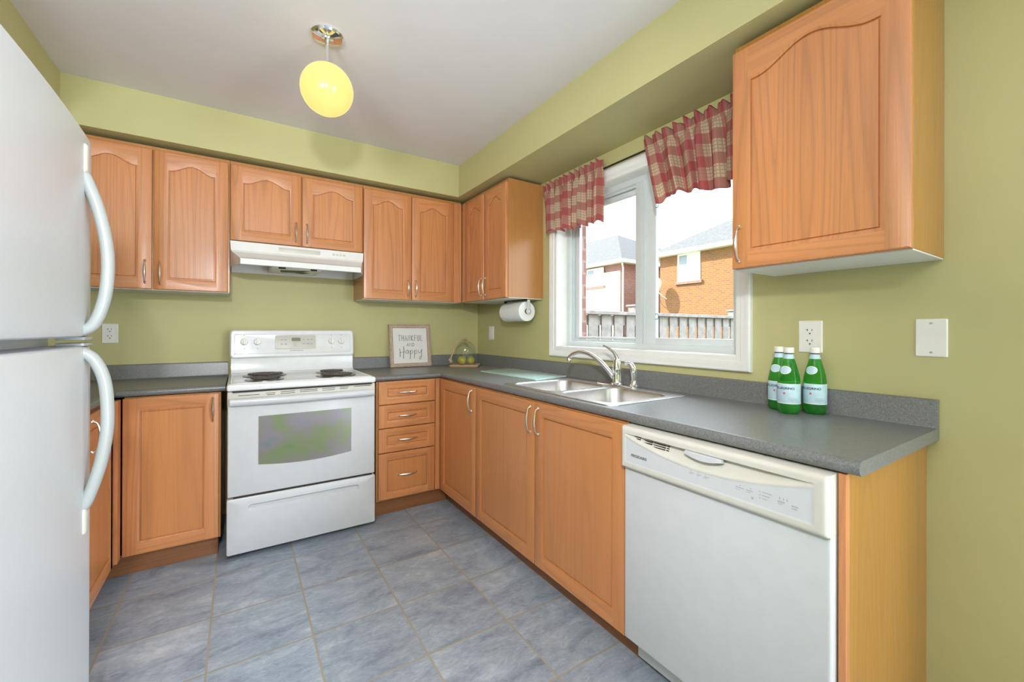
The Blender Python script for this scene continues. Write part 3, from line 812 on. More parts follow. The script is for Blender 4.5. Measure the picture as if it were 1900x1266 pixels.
mb.loops([[bgp(x, z, 0.0092) for x, z in cp], [bgp(x, z, 0.0115) for x, z in cp], [bgp(x, z, 0.0125) for x, z in rrect(-1.589, -1.348, 1.081, 1.169, 0.006)]], 0, True, False, True)
cpo = mb.build('control_panel', CREAM, t)
mb = MB(); mb.loops([[bgp(x, z, 0.0126) for x, z in rrect(-1.494, -1.441, 1.131, 1.154, 0.002)], [bgp(x, z, 0.0132) for x, z in rrect(-1.494, -1.441, 1.131, 1.154, 0.002)]], 0, True, False, True)
mb.build('clock_display', LCDM, cpo)
for x0, z0, w_ in ((-1.560, 1.140, .014), (-1.537, 1.140, .014), (-1.560, 1.112, .014), (-1.537, 1.112, .014), (-1.425, 1.141, .010), (-1.400, 1.141, .013), (-1.378, 1.141, .013), (-1.425, 1.113, .010), (-1.400, 1.113, .014), (-1.378, 1.113, .011)):
    mb = MB(); mb.loops([[bgp(x, z, 0.0127) for x, z in rrect(x0, x0 + w_, z0 - 0.004, z0 + 0.004, 0.003)], [bgp(x, z, 0.0134) for x, z in rrect(x0, x0 + w_, z0 - 0.004, z0 + 0.004, 0.003)]], 0, True, False, True)
    mb.build('touch_key', PALETXT, cpo)
mb = MB()
for k in range(5):
    z = 1.122 - 0.0065 * k; mb.poly([bgp(-1.487, z, 0.0128), bgp(-1.455 - 0.012 * (k % 2), z, 0.0128), bgp(-1.455 - 0.012 * (k % 2), z + 0.0022, 0.0128), bgp(-1.487, z + 0.0022, 0.0128)])
mb.build('printed_text', PALETXT, cpo)
mb = MB()
for k in range(11): 
    x = -1.505 + 0.0075 * k; mb.poly([bgp(x, 1.066, 0.0096), bgp(x + 0.0055, 1.066, 0.0096), bgp(x + 0.0055, 1.0695, 0.0096), bgp(x, 1.0695, 0.0096)])
for kx in (-1.765, -1.692, -1.243, -1.177):
    for z in (1.172, 1.085):
        mb.poly([bgp(kx - 0.0025, z - 0.002, 0.0096), bgp(kx + 0.0025, z - 0.002, 0.0096), bgp(kx + 0.0025, z + 0.002, 0.0096), bgp(kx - 0.0025, z + 0.002, 0.0096)])
mb.build('dial_print', GREYTXT, bgd)
for kx in (-1.765, -1.692, -1.243, -1.177):
    mb = MB(); c = Vector(bgp(kx, 1.129, 0.009)); nrm = Vector((0, -1, 0.15)).normalized(); up_ = Vector((0, 0.15, 1)).normalized()
    def kp(r, n, k, N=24): return c + nrm * n + XP * (r * math.cos(2 * PI * k / N)) + up_ * (r * math.sin(2 * PI * k / N))
    mb.loops([[kp(r, n, k) for k in range(24)] for r, n in ((0.021, 0.0), (0.021, 0.004), (0.0185, 0.010), (0.017, 0.012))], 0, True, False, True)
    kn = mb.build('knob', WPLAST, t)
    mb = MB(); g = lambda u, v, n: c + XP * u + up_ * v + nrm * n
    mb.loops([[g(u, v, n) for u, v in rrect(-0.0055, 0.0055, -0.020, 0.021, 0.005, 3)] for n in (0.010, 0.024)] + [[g(u, v, 0.026) for u, v in rrect(-0.004, 0.004, -0.018, 0.019, 0.0038, 3)]], 0, True, False, True)
    mb.build('grip', WPLAST, kn)
# vent strip, oven door, drawer
mb = MB().box((SXL + 0.002, -0.676, 0.800), (SXR - 0.002, -0.7125, 0.884), 0.006)
vent = mb.build('vent_trim', CREAM, t)
mb = MB()
def slots(rows):
    for x0, x1, z in rows: mb.box((x0, -0.7122, z - 0.0014), (x1, -0.7132, z + 0.0014))
slots([(-1.795, -1.700, .862), (-1.670, -1.625, .866), (-1.665, -1.627, .857), (-1.600, -1.530, .868), (-1.600, -1.530, .859), (-1.505, -1.415, .870), (-1.505, -1.415, .861), (-1.390, -1.320, .870), (-1.390, -1.322, .861), (-1.295, -1.245, .871), (-1.295, -1.250, .862), (-1.215, -1.115, .871)])
mb.build('vent_slot', DARK, vent, smooth=False)
MB().box((SXL + 0.025, -0.7000, 0.8795), (SXR - 0.022, -0.7215, 0.8855)).build('top_gap', DARK, t, smooth=False)
mb = MB().box((SXL + 0.004, -0.676, 0.332), (SXR - 0.004, -0.716, 0.812), 0.006, 3)
od = mb.build('oven_door', APPL, t)
def arcwin(z0, z1, x0, x1, bow, y, n=20):
    bot = [(x0 + (x1 - x0) * k / n, z0 - bow * (1 - ((k / n) * 2 - 1) ** 2)) for k in range(n + 1)]
    return [(x, y, z) for x, z in bot] + [(x1, y, z1), (x0, y, z1)]
mb = MB(); a = arcwin(0.487, 0.745, -1.704, -1.230, 0.018, -0.7164); b = [(x, -0.7172, z) for x, y, z in a]
mb.loops([a, b], 0, True, False, True); wg = mb.build('oven_window', OVENG, od, smooth=False)
mb = MB().box((SXL + 0.006, -0.716, 0.806), (SXR - 0.006, -0.734, 0.826), 0.005)
hp = []
for k in range(25):
    f = k / 24; hp.append((SXL + 0.014 + (SXR - SXL - 0.028) * f, -0.735 - 0.016 * math.sin(PI * f) , 0.8305))
mb = MB()
rings = []
for x, y, z in hp:
    rings.append([(x, y + q, z + p) for q, p in ((0.022, -0.012), (0.006, -0.022), (-0.004, -0.018), (-0.008, -0.004), (-0.006, 0.012), (0.002, 0.019), (0.022, 0.016))])
mb.loops(rings, 0, True, True, True)
mb.build('door_handle', APPL, od, angle=60)
MB().box((SXL + 0.030, -0.690, 0.3215), (SXR - 0.02, -0.7120, 0.3315)).build('drawer_gap', DARK, t, smooth=False)
# storage drawer with a pressed grip
mb = MB()
x0, x1, z0, z1, yf = SXL + 0.001, SXR - 0.001, 0.030, 0.322, -0.7185
gx0, gx1, gz0, gz1 = -1.752, -1.184, 0.244, 0.280
g0 = rrect(gx0, gx1, gz0, gz1, 0.017); g1 = rrect(gx0 + 0.004, gx1 - 0.004, gz0 + 0.002, gz1 - 0.004, 0.014); g2 = rrect(gx0 + 0.012, gx1 - 0.012, gz0 + 0.012, gz1 - 0.006, 0.008)
eds = []
ou = rrect(x0 + 0.005, x1 - 0.005, z0 + 0.005, z1 - 0.005, 0.006)
for lp in (ou, g0):
    vv = [mb.bm.verts.new((p[0], yf, p[1])) for p in lp]
    eds += [mb.bm.edges.new((vv[i], vv[(i + 1) % len(vv)])) for i in range(len(vv))]
bmesh.ops.triangle_fill(mb.bm, use_beauty=True, edges=eds)
mb.loops([[(x, yf, z) for x, z in g0], [(x, yf + 0.005, z) for x, z in g1], [(x, yf + 0.018, z) for x, z in g2]], 0, True, False, True)
o3 = rrect(x0, x1, z0, z1, 0.010)
mb.loops([[(x, yf, z) for x, z in ou], [(x, yf + 0.002, z) for x, z in rrect(x0 + 0.0015, x1 - 0.0015, z0 + 0.0015, z1 - 0.0015, 0.009)], [(x, yf + 0.007, z) for x, z in o3], [(x, yf + 0.035, z) for x, z in o3]], 0, True, False, False)
mb.build('storage_drawer', APPL, t, angle=30)

HOODW = simple('hood_white_enamel', (0.82, 0.82, 0.81, 1), 0.3)
# ------------------------------------------------------------------ range hood
t = thing('range_hood', 'white under-cabinet range hood with dark cut-outs underneath, above the stove', 'range hood', (-1.455, -0.23, 1.59))
hx0, hx1 = -1.8395, -1.0695
mb = MB()
# front skin with mitred corners: upper band, sloped shoulder, lip
sections = [(-0.300, 1.7445, 0.0), (-0.318, 1.7445, 0.0), (-0.322, 1.690, 0.004), (-0.330, 1.678, 0.010), (-0.462, 1.628, 0.048), (-0.472, 1.622, 0.052), (-0.474, 1.590, 0.052), (-0.466, 1.588, 0.054)]
Lp = [(hx0 + i, y, z) for y, z, i in sections]; Rp = [(hx1 - i, y, z) for y, z, i in sections]
mb.loops([Lp, Rp], 0, False)
for s_, pts in ((0, Lp), (1, Rp)):
    hx = hx0 if s_ == 0 else hx1
    bk = [(hx, -0.002, z) for z in (1.7445, 1.7445, 1.69, 1.678, 1.628, 1.622, 1.592, 1.590)]
    mid = [(hx, -0.300, z) for z in (1.7445, 1.7445, 1.69, 1.678, 1.628, 1.622, 1.592, 1.590)]
    mb.loops([pts, mid, bk], 0, False)
mb.poly([(hx0, -0.002, 1.7445), (hx1, -0.002, 1.7445), (hx1, -0.318, 1.7445), (hx0, -0.318, 1.7445)])
mb.build('shell', HOODW, t, angle=25)
mb = MB()
mb.poly([(hx0 + 0.003, -0.006, 1.640), (hx1 - 0.003, -0.006, 1.640), (hx1 - 0.055, -0.470, 1.628), (hx0 + 0.055, -0.470, 1.628)])
mb.box((hx0 + 0.004, -0.003, 1.590), (hx1 - 0.004, -0.008, 1.640))
mb.build('inner_pan', HOODW, t, smooth=False)
mb = MB().box((-1.625, -0.02, 1.600), (-1.335, -0.30, 1.638), 0.003)
mb.build('fan_housing', HOODW, t)
mb = MB()
mb.box((-1.585, -0.295, 1.5985), (-1.545, -0.302, 1.6155)); mb.box((-1.400, -0.295, 1.5985), (-1.362, -0.302, 1.6155))
mb.prism([(-1.56, -0.12), (-1.48, -0.13), (-1.43, -0.08), (-1.39, -0.16), (-1.44, -0.19), (-1.40, -0.27), (-1.50, -0.24), (-1.57, -0.22)], 1.5985, 1.6005, lambda a, b, c: (a, b, c))
mb.build('cutout', BLACK, t, smooth=False)
mb = MB()
mb.box((-1.585, -0.3175, 1.6985), (-1.345, -0.3210, 1.7305), 0.002)
mb.build('hood_badge', CREAM, t)
mb = MB()
for k in range(4): mb.box((-1.27 + 0.022 * k, -0.3180, 1.709), (-1.255 + 0.022 * k, -0.3220, 1.722), 0.001)
mb.build('hood_switch', CREAM, t)

# ------------------------------------------------------------------ dishwasher
DY0, DY1 = -2.3245, -2.9585
t = thing('dishwasher', 'white dishwasher with cream control panel under the worktop end', 'dishwasher', (-0.33, (DY0 + DY1) / 2, 0))
MB().box((-0.03, DY0 - 0.004, 0.10), (-0.590, DY1 + 0.004, 0.868), 0.002, 1).build('tub', APPL, t)
MB().box((-0.592, DY0, 0.118), (-0.640, DY1, 0.735), 0.008, 3).build('door', APPL, t)
mb = MB(); ny, nz_ = 150, 56
z0, z1 = 0.728, 0.874
def arcz(y):
    f = (y + 2.346) / (-2.927 + 2.346); f = min(max(f, 0), 1)
    return 0.846 - 0.045 * math.sin(PI * f) ** 0.85
def depth(y, z):
    xo = 0.0
    edge = min(y - DY1, DY0 - y, z1 - z, z - z0)
    R = 0.013
    e = 0.0
    if edge < R: e = R - math.sqrt(max(0, R * R - (R - edge) ** 2))
    if -2.927 < y < -2.346:
        az = arcz(y)
        if az < z < 0.849:
            f = (z - az) / max(0.849 - az, 1e-4)
            xo = 0.020 * min(1, (0.849 - az) / 0.03) * (f ** 0.8)
        elif 0.752 < z <= az - 0.006: xo = 0.0012
    return e + xo
grid = []
for i in range(ny + 1):
    y = DY0 + (DY1 - DY0) * i / ny
    row = []
    for j in range(nz_ + 1):
        z = z0 + (z1 - z0) * j / nz_
        row.append(mb.bm.verts.new((-0.660 + depth(y, z), y, z)))
    grid.append(row)
for i in range(ny):
    for j in range(nz_):
        y = DY0 + (DY1 - DY0) * (i + 0.5) / ny; z = z0 + (z1 - z0) * (j + 0.5) / nz_
        f = mb.bm.faces.new((grid[i][j], grid[i + 1][j], grid[i + 1][j + 1], grid[i][j + 1]))
        f.material_index = 1 if (-2.929 < y < -2.344 and 0.751 < z < arcz(y) - 0.005) else 0
bd = [grid[i][0] for i in range(ny + 1)] + [grid[ny][j] for j in range(1, nz_ + 1)] + [grid[i][nz_] for i in range(ny - 1, -1, -1)] + [grid[0][j] for j in range(nz_ - 1, 0, -1)]
bk = [mb.bm.verts.new((-0.594, v.co.y, v.co.z)) for v in bd]
for i in range(len(bd)):
    j = (i + 1) % len(bd); mb.bm.faces.new((bd[i], bd[j], bk[j], bk[i]))
mb.bm.faces.new(bk)
cpn = mb.build('control_panel', [CREAM, APPL], t, angle=50)
mb = MB()
for r_, (ya, yb) in enumerate(((-2.372, -2.520), (-2.392, -2.520), (-2.420, -2.520), (-2.462, -2.520))):
    z = 0.846 - 0.0062 * r_
    ys = [ya, -2.412, -2.458, -2.502, yb]
    cuts = [(ya, -2.409)] if ya > -2.409 else []
    for a_, b_ in ((max(ya, -9), -2.409), (-2.4125, -2.4555), (-2.459, -2.507), (-2.5105, yb)):
        a2 = min(ya, a_) if a_ != ya else ya
        if b_ < a2 - 0.002:
            ym = (a2 + b_) / 2
            mb.box((-0.661 + depth(ym, z) - 0.0004, a2, z - 0.0016), (-0.655 + depth(ym, z), b_, z + 0.0016))
mb.build('vent', DARK, cpn, smooth=False)
mb = MB(); rr_ = []
for k in range(15):
    f = k / 14; y = -2.586 - 0.118 * f; bow = math.sin(PI * f)
    rr_.append([(-0.655 - 0.0 , y, 0.849), (-0.664 - 0.004 * bow, y, 0.847), (-0.664 - 0.004 * bow, y, 0.839 - 0.009 * bow), (-0.650, y, 0.836 - 0.009 * bow)])
mb.loops(rr_, 0, True, True, True)
mb.build('latch_handle', APPL, cpn, angle=50)
mb = MB(); XF = -0.6594
put_text(mb, 'FRIGIDAIRE', 0.0125, (XF, -2.374, 0.7765), -YP, ZP, width=0.066, bold=0.0006)
mb.build('lettering', GREYTXT, cpn, smooth=False)
mb = MB()
def dash(y, z, w_, h_): mb.box((XF + 0.0006, y, z), (XF - 0.0002, y - w_, z + h_))
for y in (-2.600, -2.624, -2.647):
    dash(y - 0.004, 0.7905, 0.003, 0.003); dash(y, 0.785, 0.016, 0.0022); dash(y + 0.001, 0.781, 0.010, 0.0016)
for y, w_ in ((-2.742, 0.022), (-2.770, 0.018)):
    dash(y - 0.011, 0.7905, 0.003, 0.003); dash(y, 0.785, w_, 0.0025); dash(y, 0.780, 0.012, 0.0016)
dash(-2.784, 0.7655, 0.006, 0.0075)
for k in range(3):
    z = 0.7915 - 0.0085 * k; dash(-2.804, z, 0.0035, 0.0032); dash(-2.812, z + 0.0004, 0.024 - 0.006 * k, 0.0022)
for k in range(3): dash(-2.853 - 0.0085 * k, 0.789, 0.0032, 0.0034); dash(-2.854 - 0.0085 * k, 0.793, 0.0012, 0.003)
dash(-2.850, 0.781, 0.016, 0.004); dash(-2.850, 0.776, 0.009, 0.0022)
dash(-2.882, 0.7795, 0.014, 0.0035); dash(-2.882, 0.7740, 0.012, 0.0028)
mb.build('button_print', PALETXT, cpn, smooth=False)
MB().box((-0.545, DY0 - 0.008, 0.028), (-0.575, DY1 + 0.006, 0.116), 0.003).build('kick_plate', APPL, t)
for y in (DY0 - 0.06, DY1 + 0.06): MB().lathe([(0.018, 0.0), (0.018, 0.008), (0.008, 0.012), (0.008, 0.10)], (-0.50, y, 0), seg=12).build('foot', BLACK, t)

# ------------------------------------------------------------------ fridge
FY0, FY1, FXF = -1.680, -2.445, -2.146
t = thing('fridge', 'tall white top-freezer fridge with curved handles at the left edge', 'refrigerator', (-2.53, (FY0 + FY1) / 2, 0))
MB().box((XL + 0.03, FY0 - 0.006, 0.03), (-2.232, FY1 + 0.006, 1.742), 0.006).build('body', FRIDGE, t)
for y in (FY0 - 0.07, FY1 + 0.07):
    for x in (XL + 0.1, -2.30): MB().lathe([(0.02, 0.0), (0.02, 0.012), (0.014, 0.014), (0.014, 0.031)], (x, y, 0), seg=12).build('foot', BLACK, t)
MB().box((-2.2318, FY0 - 0.02, 0.04), (-2.225, FY1 + 0.02, 0.095)).build('grille', BLACK, t, smooth=False)
def fdoor(name, za, zb):
    mb = MB(); n = 28
    rings = []
    for k in range(n + 1):
        y = FY0 + (FY1 - FY0) * k / n
        s = abs(k / n * 2 - 1)
        crown = 0.010 * (1 - s ** 2) - 0.006 * max(0, (s - 0.95) / 0.05) ** 2
        rings.append([(-2.2265, y, za), (FXF + crown - 0.012, y, za), (FXF + crown - 0.003, y, za + 0.004), (FXF + crown, y, za + 0.014), (FXF + crown, y, zb - 0.014), (FXF + crown - 0.003, y, zb - 0.004), (FXF + crown - 0.012, y, zb), (-2.2265, y, zb)])
    mb.loops(rings, 0, True, True, True)
    return mb.build(name, FRIDGE, t, angle=30)
fz = fdoor('freezer_door', 1.189, 1.748)
fd = fdoor('fridge_door', 0.105, 1.164)
def fhandle(door, zs, foot_top):
    """curved grip at the far edge of a door"""
    yc = FY0 - 0.092
    base = FXF - 0.002
    ctrl = [(base + 0.006 + o_, z) for o_, z in zs]
    pts = spline([(x, yc, z) for x, z in ctrl], 6)
    n = len(pts); mb = MB(); rings = []
    for i, p in enumerate(pts):
        tg = (pts[min(i + 1, n - 1)] - pts[max(i - 1, 0)]).normalized()
        nx = Vector((tg.z, 0, -tg.x))
        if nx.x < 0: nx = -nx
        f = i / (n - 1); wv = 0.016 + 0.003 * math.sin(PI * f)
        rings.append([p + YP * (wv * math.cos(2 * PI * k / 12)) + nx * (0.0145 * math.sin(2 * PI * k / 12)) for k in range(12)])
    mb.loops(rings, 0, True, True, True)
    h = mb.build('handle', FRHAND, door, angle=60)
    za, zb = foot_top
    mb = MB().box((base - 0.004, yc - 0.020, za), (base + 0.014, yc + 0.018, zb), 0.009, 3)
    mb.build('handle_cap', CREAM, h)
    return h
fhandle(fz, [(-0.004, 1.630), (0.004, 1.612), (0.026, 1.540), (0.042, 1.450), (0.0455, 1.370), (0.038, 1.290), (0.018, 1.225), (-0.006, 1.205)], (1.632, 1.712))
fhandle(fd, [(-0.006, 1.148), (0.018, 1.128), (0.038, 1.075), (0.0455, 1.000), (0.044, 0.920), (0.030, 0.830), (0.006, 0.745), (-0.004, 0.728)], (0.655, 0.726))
for dr_, z in ((fz, 1.1915), (fd, 1.1615)):
    zz = z if dr_ is fz else z
    MB().box((-2.200, FY0 - 0.005, (1.180 if dr_ is fz else 1.164)), (FXF + 0.002, FY0 - 0.090, (1.189 if dr_ is fz else 1.172)), 0.002).build('edge_trim', FRHAND, dr_)
MB().lathe([(0.006, 1.1645), (0.006, 1.1885)], (-2.212, FY1 + 0.05, 0), seg=10).build('hinge_pin', BLACK, t)

# ------------------------------------------------------------------ pendant lamp
LX, LY = -1.476, -1.390
t = thing('pendant_lamp', 'lit yellow globe pendant on a chrome stem hanging from the ceiling', 'lamp', (LX, LY, 2.14))
MB().lathe([(0.0655, CZ - 0.0005), (0.066, CZ - 0.006), (0.060, CZ - 0.014), (0.040, CZ - 0.020), (0.026, CZ - 0.022), (0.024, CZ - 0.026), (0.011, CZ - 0.027), (0.011, CZ - 0.045), (0.0, CZ - 0.046)], (LX, LY, 0), seg=40).build('canopy', CHROME, t)
MB().lathe([(0.0065, CZ - 0.044), (0.0065, 2.372), (0.008, 2.370), (0.008, 2.358)], (LX, LY, 0), seg=14).build('stem', CHROME, t)
mb = MB().ball((LX, LY, 2.252), 0.107, 48, 28)
gl_ = mb.build('globe', GLOBE, t, angle=180)
MB().lathe([(0.0, 2.3605), (0.030, 2.3605), (0.034, 2.357), (0.034, 2.3525), (0.028, 2.3545)], (LX, LY, 0), seg=28).build('cap', NICKEL, gl_)
lamp_l = light('pendant_glow', 'POINT', (LX, LY, 2.252), 15.0, (1.0, 0.70, 0.42), 0.110)

# ------------------------------------------------------------------ curtains
t = thing('curtain_rod', 'thin black curtain rod across the top of the window', 'curtain rod', (-0.045, -1.8, 2.155))
mb = MB().tube([(-0.045, -1.05, 2.140), (-0.045, -2.525, 2.140)], 0.0055, 10)
mb.build('rod', BLACK, t)
for y in (-1.052, -2.52): MB().box((-0.0035, y - 0.006, 2.130), (-0.050, y + 0.006, 2.150), 0.001).build('bracket', BLACK, t)
def valance(name, label, ya, yb, zt, zb_fn, seed, folds, amp, skew):
    rnd = random.Random(seed)
    W = abs(yb - ya); nu, nv = 220, 34
    ph = [(rnd.uniform(0, 2 * PI), rnd.uniform(0.75, 1.3)) for _ in range(4)]
    def fold(s, v):
        k = folds * 2 * PI
        a = math.sin(k * s + 1.2 * math.sin(3.1 * s * 2 * PI / 3 + ph[0][0]) + ph[1][0] + 0.35 * v)
        b = 0.5 * math.sin(k * 0.53 * s + ph[2][0] + 0.8 * v) + 0.3 * math.sin(k * 1.9 * s + ph[3][0])
        return a, b
    bm = bmesh.new(); uvl = bm.loops.layers.uv.new('cloth')
    V = []; UVs = []
    for i in range(nu + 1):
        s = i / nu; row = []; ur = []
        zb_ = zb_fn(s)
        pinch = skew * (1 - s)
        for j in range(nv + 1):
            v = j / nv
            z = zt + (zb_ - zt) * v
            d = zt - z
            a, b = fold(s, v)
            if d < 0.038: wob = 0.012 + 0.010 * (1 - d / 0.038); tight = 1.25
            elif d < 0.060: wob = 0.006; tight = 1.8
            else: wob = amp * (0.35 + 0.65 * min(1, (d - 0.06) / 0.10)); tight = 1.0
            if tight != 1.0: a = math.sin(folds * 1.6 * 2 * PI * s + ph[1][0]) * 0.8 + 0.4 * math.sin(folds * 2.9 * 2 * PI * s + ph[2][0])
            lean = 0.008 * v
            x = -0.062 - lean - wob * (0.75 * a + 0.45 * b)
            y = ya + (yb - ya) * s - pinch * v + 0.012 * math.sin(folds * 2 * PI * s + ph[3][0] + 1.0) * v
            if d < 0.038: z += 0.009 * a * (1 - d / 0.038)
            z += 0.010 * v * v * math.sin(folds * 2 * PI * s + ph[0][0]) + 0.006 * v * b
            row.append(bm.verts.new((x, y, z))); ur.append((s * W * 1.75, 1 - d))
        V.append(row); UVs.append(ur)
    for i in range(nu):
        for j in range(nv):
            f = bm.faces.new((V[i][j], V[i + 1][j], V[i + 1][j + 1], V[i][j + 1])); f.smooth = True
            for lp, (p, q) in zip(f.loops, ((i, j), (i + 1, j), (i + 1, j + 1), (i, j + 1))): lp[uvl].uv = UVs[p][q]
    org = Vector((-0.07, (ya + yb) / 2, zt - 0.3))
    bm.transform(Matrix.Translation(-org))
    me = bpy.data.meshes.new(name); bm.to_mesh(me); bm.free(); me.materials.append(PLAID)
    o = bpy.data.objects.new(name, me); COL.objects.link(o); o.location = org
    so = o.modifiers.new('thickness', 'SOLIDIFY'); so.thickness = 0.0015
    return tag(o, label, 'curtain')
valance('valance_curtain', 'red plaid valance curtain over the left end of the window', -1.062, -1.630, 2.193, lambda s: 1.862 - 0.030 * s, 3, 7.3, 0.026, 0.03)
valance('valance_curtain', 'larger red plaid valance curtain tucked behind the big cabinet', -1.918, -2.500, 2.193, lambda s: 1.835 + 0.015 * s + 0.02 * math.sin(7 * s), 11, 6.3, 0.032, 0.10)

# ------------------------------------------------------------------ plates on the walls
def wplate(name, label, cat, O, U, N, W, H, kind):
    O, U, N = Vector(O), Vector(U), Vector(N)
    t = thing(name, label, cat, O + U * (W / 2))
    mb = MB(); g = lambda u, v, n: O + U * u + ZP * v + N * n
    R = lambda i, r: rrect(i, W - i, i, H - i, r, 3)
    mb.loops([[g(u, v, 0.0005) for u, v in R(0, 0.004)], [g(u, v, 0.003) for u, v in R(0, 0.004)], [g(u, v, 0.006) for u, v in R(0.003, 0.003)]], 0, True, True, True)
    mb.build('plate', WPLAST, t)
    if kind == 'outlet':
        for vc in (H * 0.5 + 0.0195, H * 0.5 - 0.0195):
            mb = MB()
            mb.loops([[g(u, v, n) for u, v in rrect(W / 2 - 0.0165, W / 2 + 0.0165, vc - 0.0165, vc + 0.0165, 0.007, 4)] for n in (0.0062, 0.0078)], 0, True, False, True)
            rc = mb.build('receptacle', WPLAST, t)
            mb = MB()
            for (u0, v0, u1, v1) in ((-0.0085, 0.0015, -0.0065, 0.0095), (-0.013, 0.0045, -0.0085, 0.0065), (0.0058, 0.0015, 0.0078, 0.0090)):
                mb.loops([[g(W / 2 + u, vc + v, n) for u, v in ((u0, v0), (u1, v0), (u1, v1), (u0, v1))] for n in (0.0080, 0.0083)], 0, True, False, True)
            mb.loops([[g(W / 2 + 0.0028 * math.cos(a * PI / 5), vc - 0.0075 + 0.003 * math.sin(a * PI / 5), n) for a in range(10)] for n in (0.0080, 0.0083)], 0, True, False, True)
            mb.build('slot', BLACK, rc, smooth=False)
    if kind == 'blank':
        for v in (H - 0.014, 0.014):
            mb = MB(); mb.loops([[g(W / 2 + 0.004 * math.cos(a * PI / 6), v + 0.003 * math.sin(a * PI / 6), n) for a in range(12)] for n in (0.0061, 0.0068)], 0, True, False, True)
            mb.build('screw', PALETXT, t)
    if kind == 'switch':
        mb = MB()
        mb.loops([[g(u, v, n) for u, v in rrect(W / 2 - 0.016, W / 2 + 0.016, H / 2 - 0.033, H / 2 + 0.033, 0.003, 3)] for n in (0.0061, 0.0085)], 0, True, False, True)
        mb.build('rocker', WPLAST, t)
    return t
wplate('wall_outlet', 'white double wall outlet on the back wall next to the fridge', 'outlet', (-2.459, 0, 1.129), XP, -YP, 0.071, 0.114, 'outlet')
wplate('wall_outlet', 'white double wall outlet above the green water bottles', 'outlet', (0, -2.617, 1.129), -YP, -XP, 0.079, 0.120, 'outlet')
wplate('blank_plate', 'blank white cover plate on the wall at the worktop end', 'wall plate', (0, -2.951, 1.131), -YP, -XP, 0.074, 0.118, 'blank')
wplate('light_switch', 'narrow white switch plate below the paper towel roll', 'switch', (0, -0.213, 1.130), -YP, -XP, 0.078, 0.114, 'switch')

# ------------------------------------------------------------------ paper towel
PX_, PZ_, PY0, PY1 = -0.116, 1.343, -0.685, -0.950
t = thing('paper_towel_holder', 'black and steel holder screwed under the corner cabinet', 'paper towel holder', (PX_, -0.82, 1.40))
MB().box((PX_ - 0.015, PY0 + 0.020, 1.4235), (PX_ + 0.015, PY1 - 0.022, 1.4275), 0.001).build('mounting_bar', BLACK, t)
for y, m_ in ((PY1 - 0.0205, STEEL), (PY0 + 0.0175, BLACK)):
    mb = MB()
    pts = [(PX_ - 0.011, 1.4235), (PX_ - 0.011, PZ_ + 0.018)]
    poly = [(PX_ - 0.012, 1.4235), (PX_ - 0.012, PZ_ + 0.016)] + [(PX_ + 0.021 * math.cos(a), PZ_ + 0.021 * math.sin(a)) for a in [math.radians(130 + 280 * k / 20) for k in range(21)]] + [(PX_ + 0.012, PZ_ + 0.016), (PX_ + 0.012, 1.4235)]
    mb.prism(poly, y, y + 0.003, lambda a, b, c: (a, c, b))
    arm = mb.build('arm', m_, t)
    if m_ is STEEL:
        MB().lathe([(0.0, y - 0.005), (0.0085, y - 0.005), (0.010, y - 0.003), (0.010, y)], (PX_, 0, PZ_), axis='y', seg=18).build('pin', CHROME, arm)
t2 = thing('paper_towel_roll', 'white paper towel roll hanging under the corner cabinet', 'paper towel', (PX_, -0.82, PZ_ - 0.07))
R_ = 0.069
MB().lathe([(0.020, PY0), (R_ - 0.004, PY0), (R_, PY0 - 0.004), (R_, PY1 + 0.004), (R_ - 0.004, PY1), (0.020, PY1), (0.020, PY0)], (PX_, 0, PZ_), axis='y', seg=48, cap0=False, cap1=False).build('paper', PAPER, t2)
MB().lathe([(0.0198, PY0 + 0.0005), (0.0198, PY1 - 0.0005), (0.0180, PY1 - 0.0005), (0.0180, PY0 + 0.0005), (0.0198, PY0 + 0.0005)], (PX_, 0, PZ_), axis='y', seg=24, cap0=False, cap1=False).build('core', BOARDW, t2)

# ------------------------------------------------------------------ framed sign
t = thing('framed_sign', 'square beaded wooden frame with thankful lettering leaning on the back wall', 'sign', (-0.64, -0.06, CT))
SO = Vector((-0.807, -0.078, CT + 0.003)); SU = XP.copy(); SV = Vector((0.0, 0.050, 0.338)).normalized(); SN = SU.cross(SV) * 1.0
if SN.y > 0: SN = -SN
SW_, SH_ = 0.338, 0.342
sg = lambda u, v, n: SO + SU * u + SV * v + SN * n
mb = MB(); fw = 0.030
R = lambda i: [(i, i), (SW_ - i, i), (SW_ - i, SH_ - i), (i, SH_ - i)]
mb.loops([[sg(u, v, n) for u, v in R(i)] for i, n in ((0, -0.014), (0, 0.004), (0.003, 0.006), (0.009, 0.006), (0.011, 0.003), (0.024, 0.003), (0.026, 0.005), (fw - 0.002, 0.005), (fw, -0.002))], 0, True, True, False)
fr_ = mb.build('frame', FRAMEW, t, angle=30)
mb = MB()
nb = 26
for k in range(nb):
    s = 0.0175 + (SW_ - 0.035) * k / (nb - 1); s2 = 0.0175 + (SH_ - 0.035) * k / (nb - 1)
    pts = [(s, 0.0175), (s, SH_ - 0.0175)] + ([(0.0175, s2), (SW_ - 0.0175, s2)] if 0 < k < nb - 1 else [])
    for u, v in pts: mb.ball(sg(u, v, 0.0035), 0.0054, 8, 5)
mb.build('beading', BEADW, fr_)
mb = MB(); mb.loops([[sg(u, v, n) for u, v in R(fw - 0.001)] for n in (-0.006, -0.001)], 0, True, True, True)
mb.build('board', SIGNW, t, smooth=False)
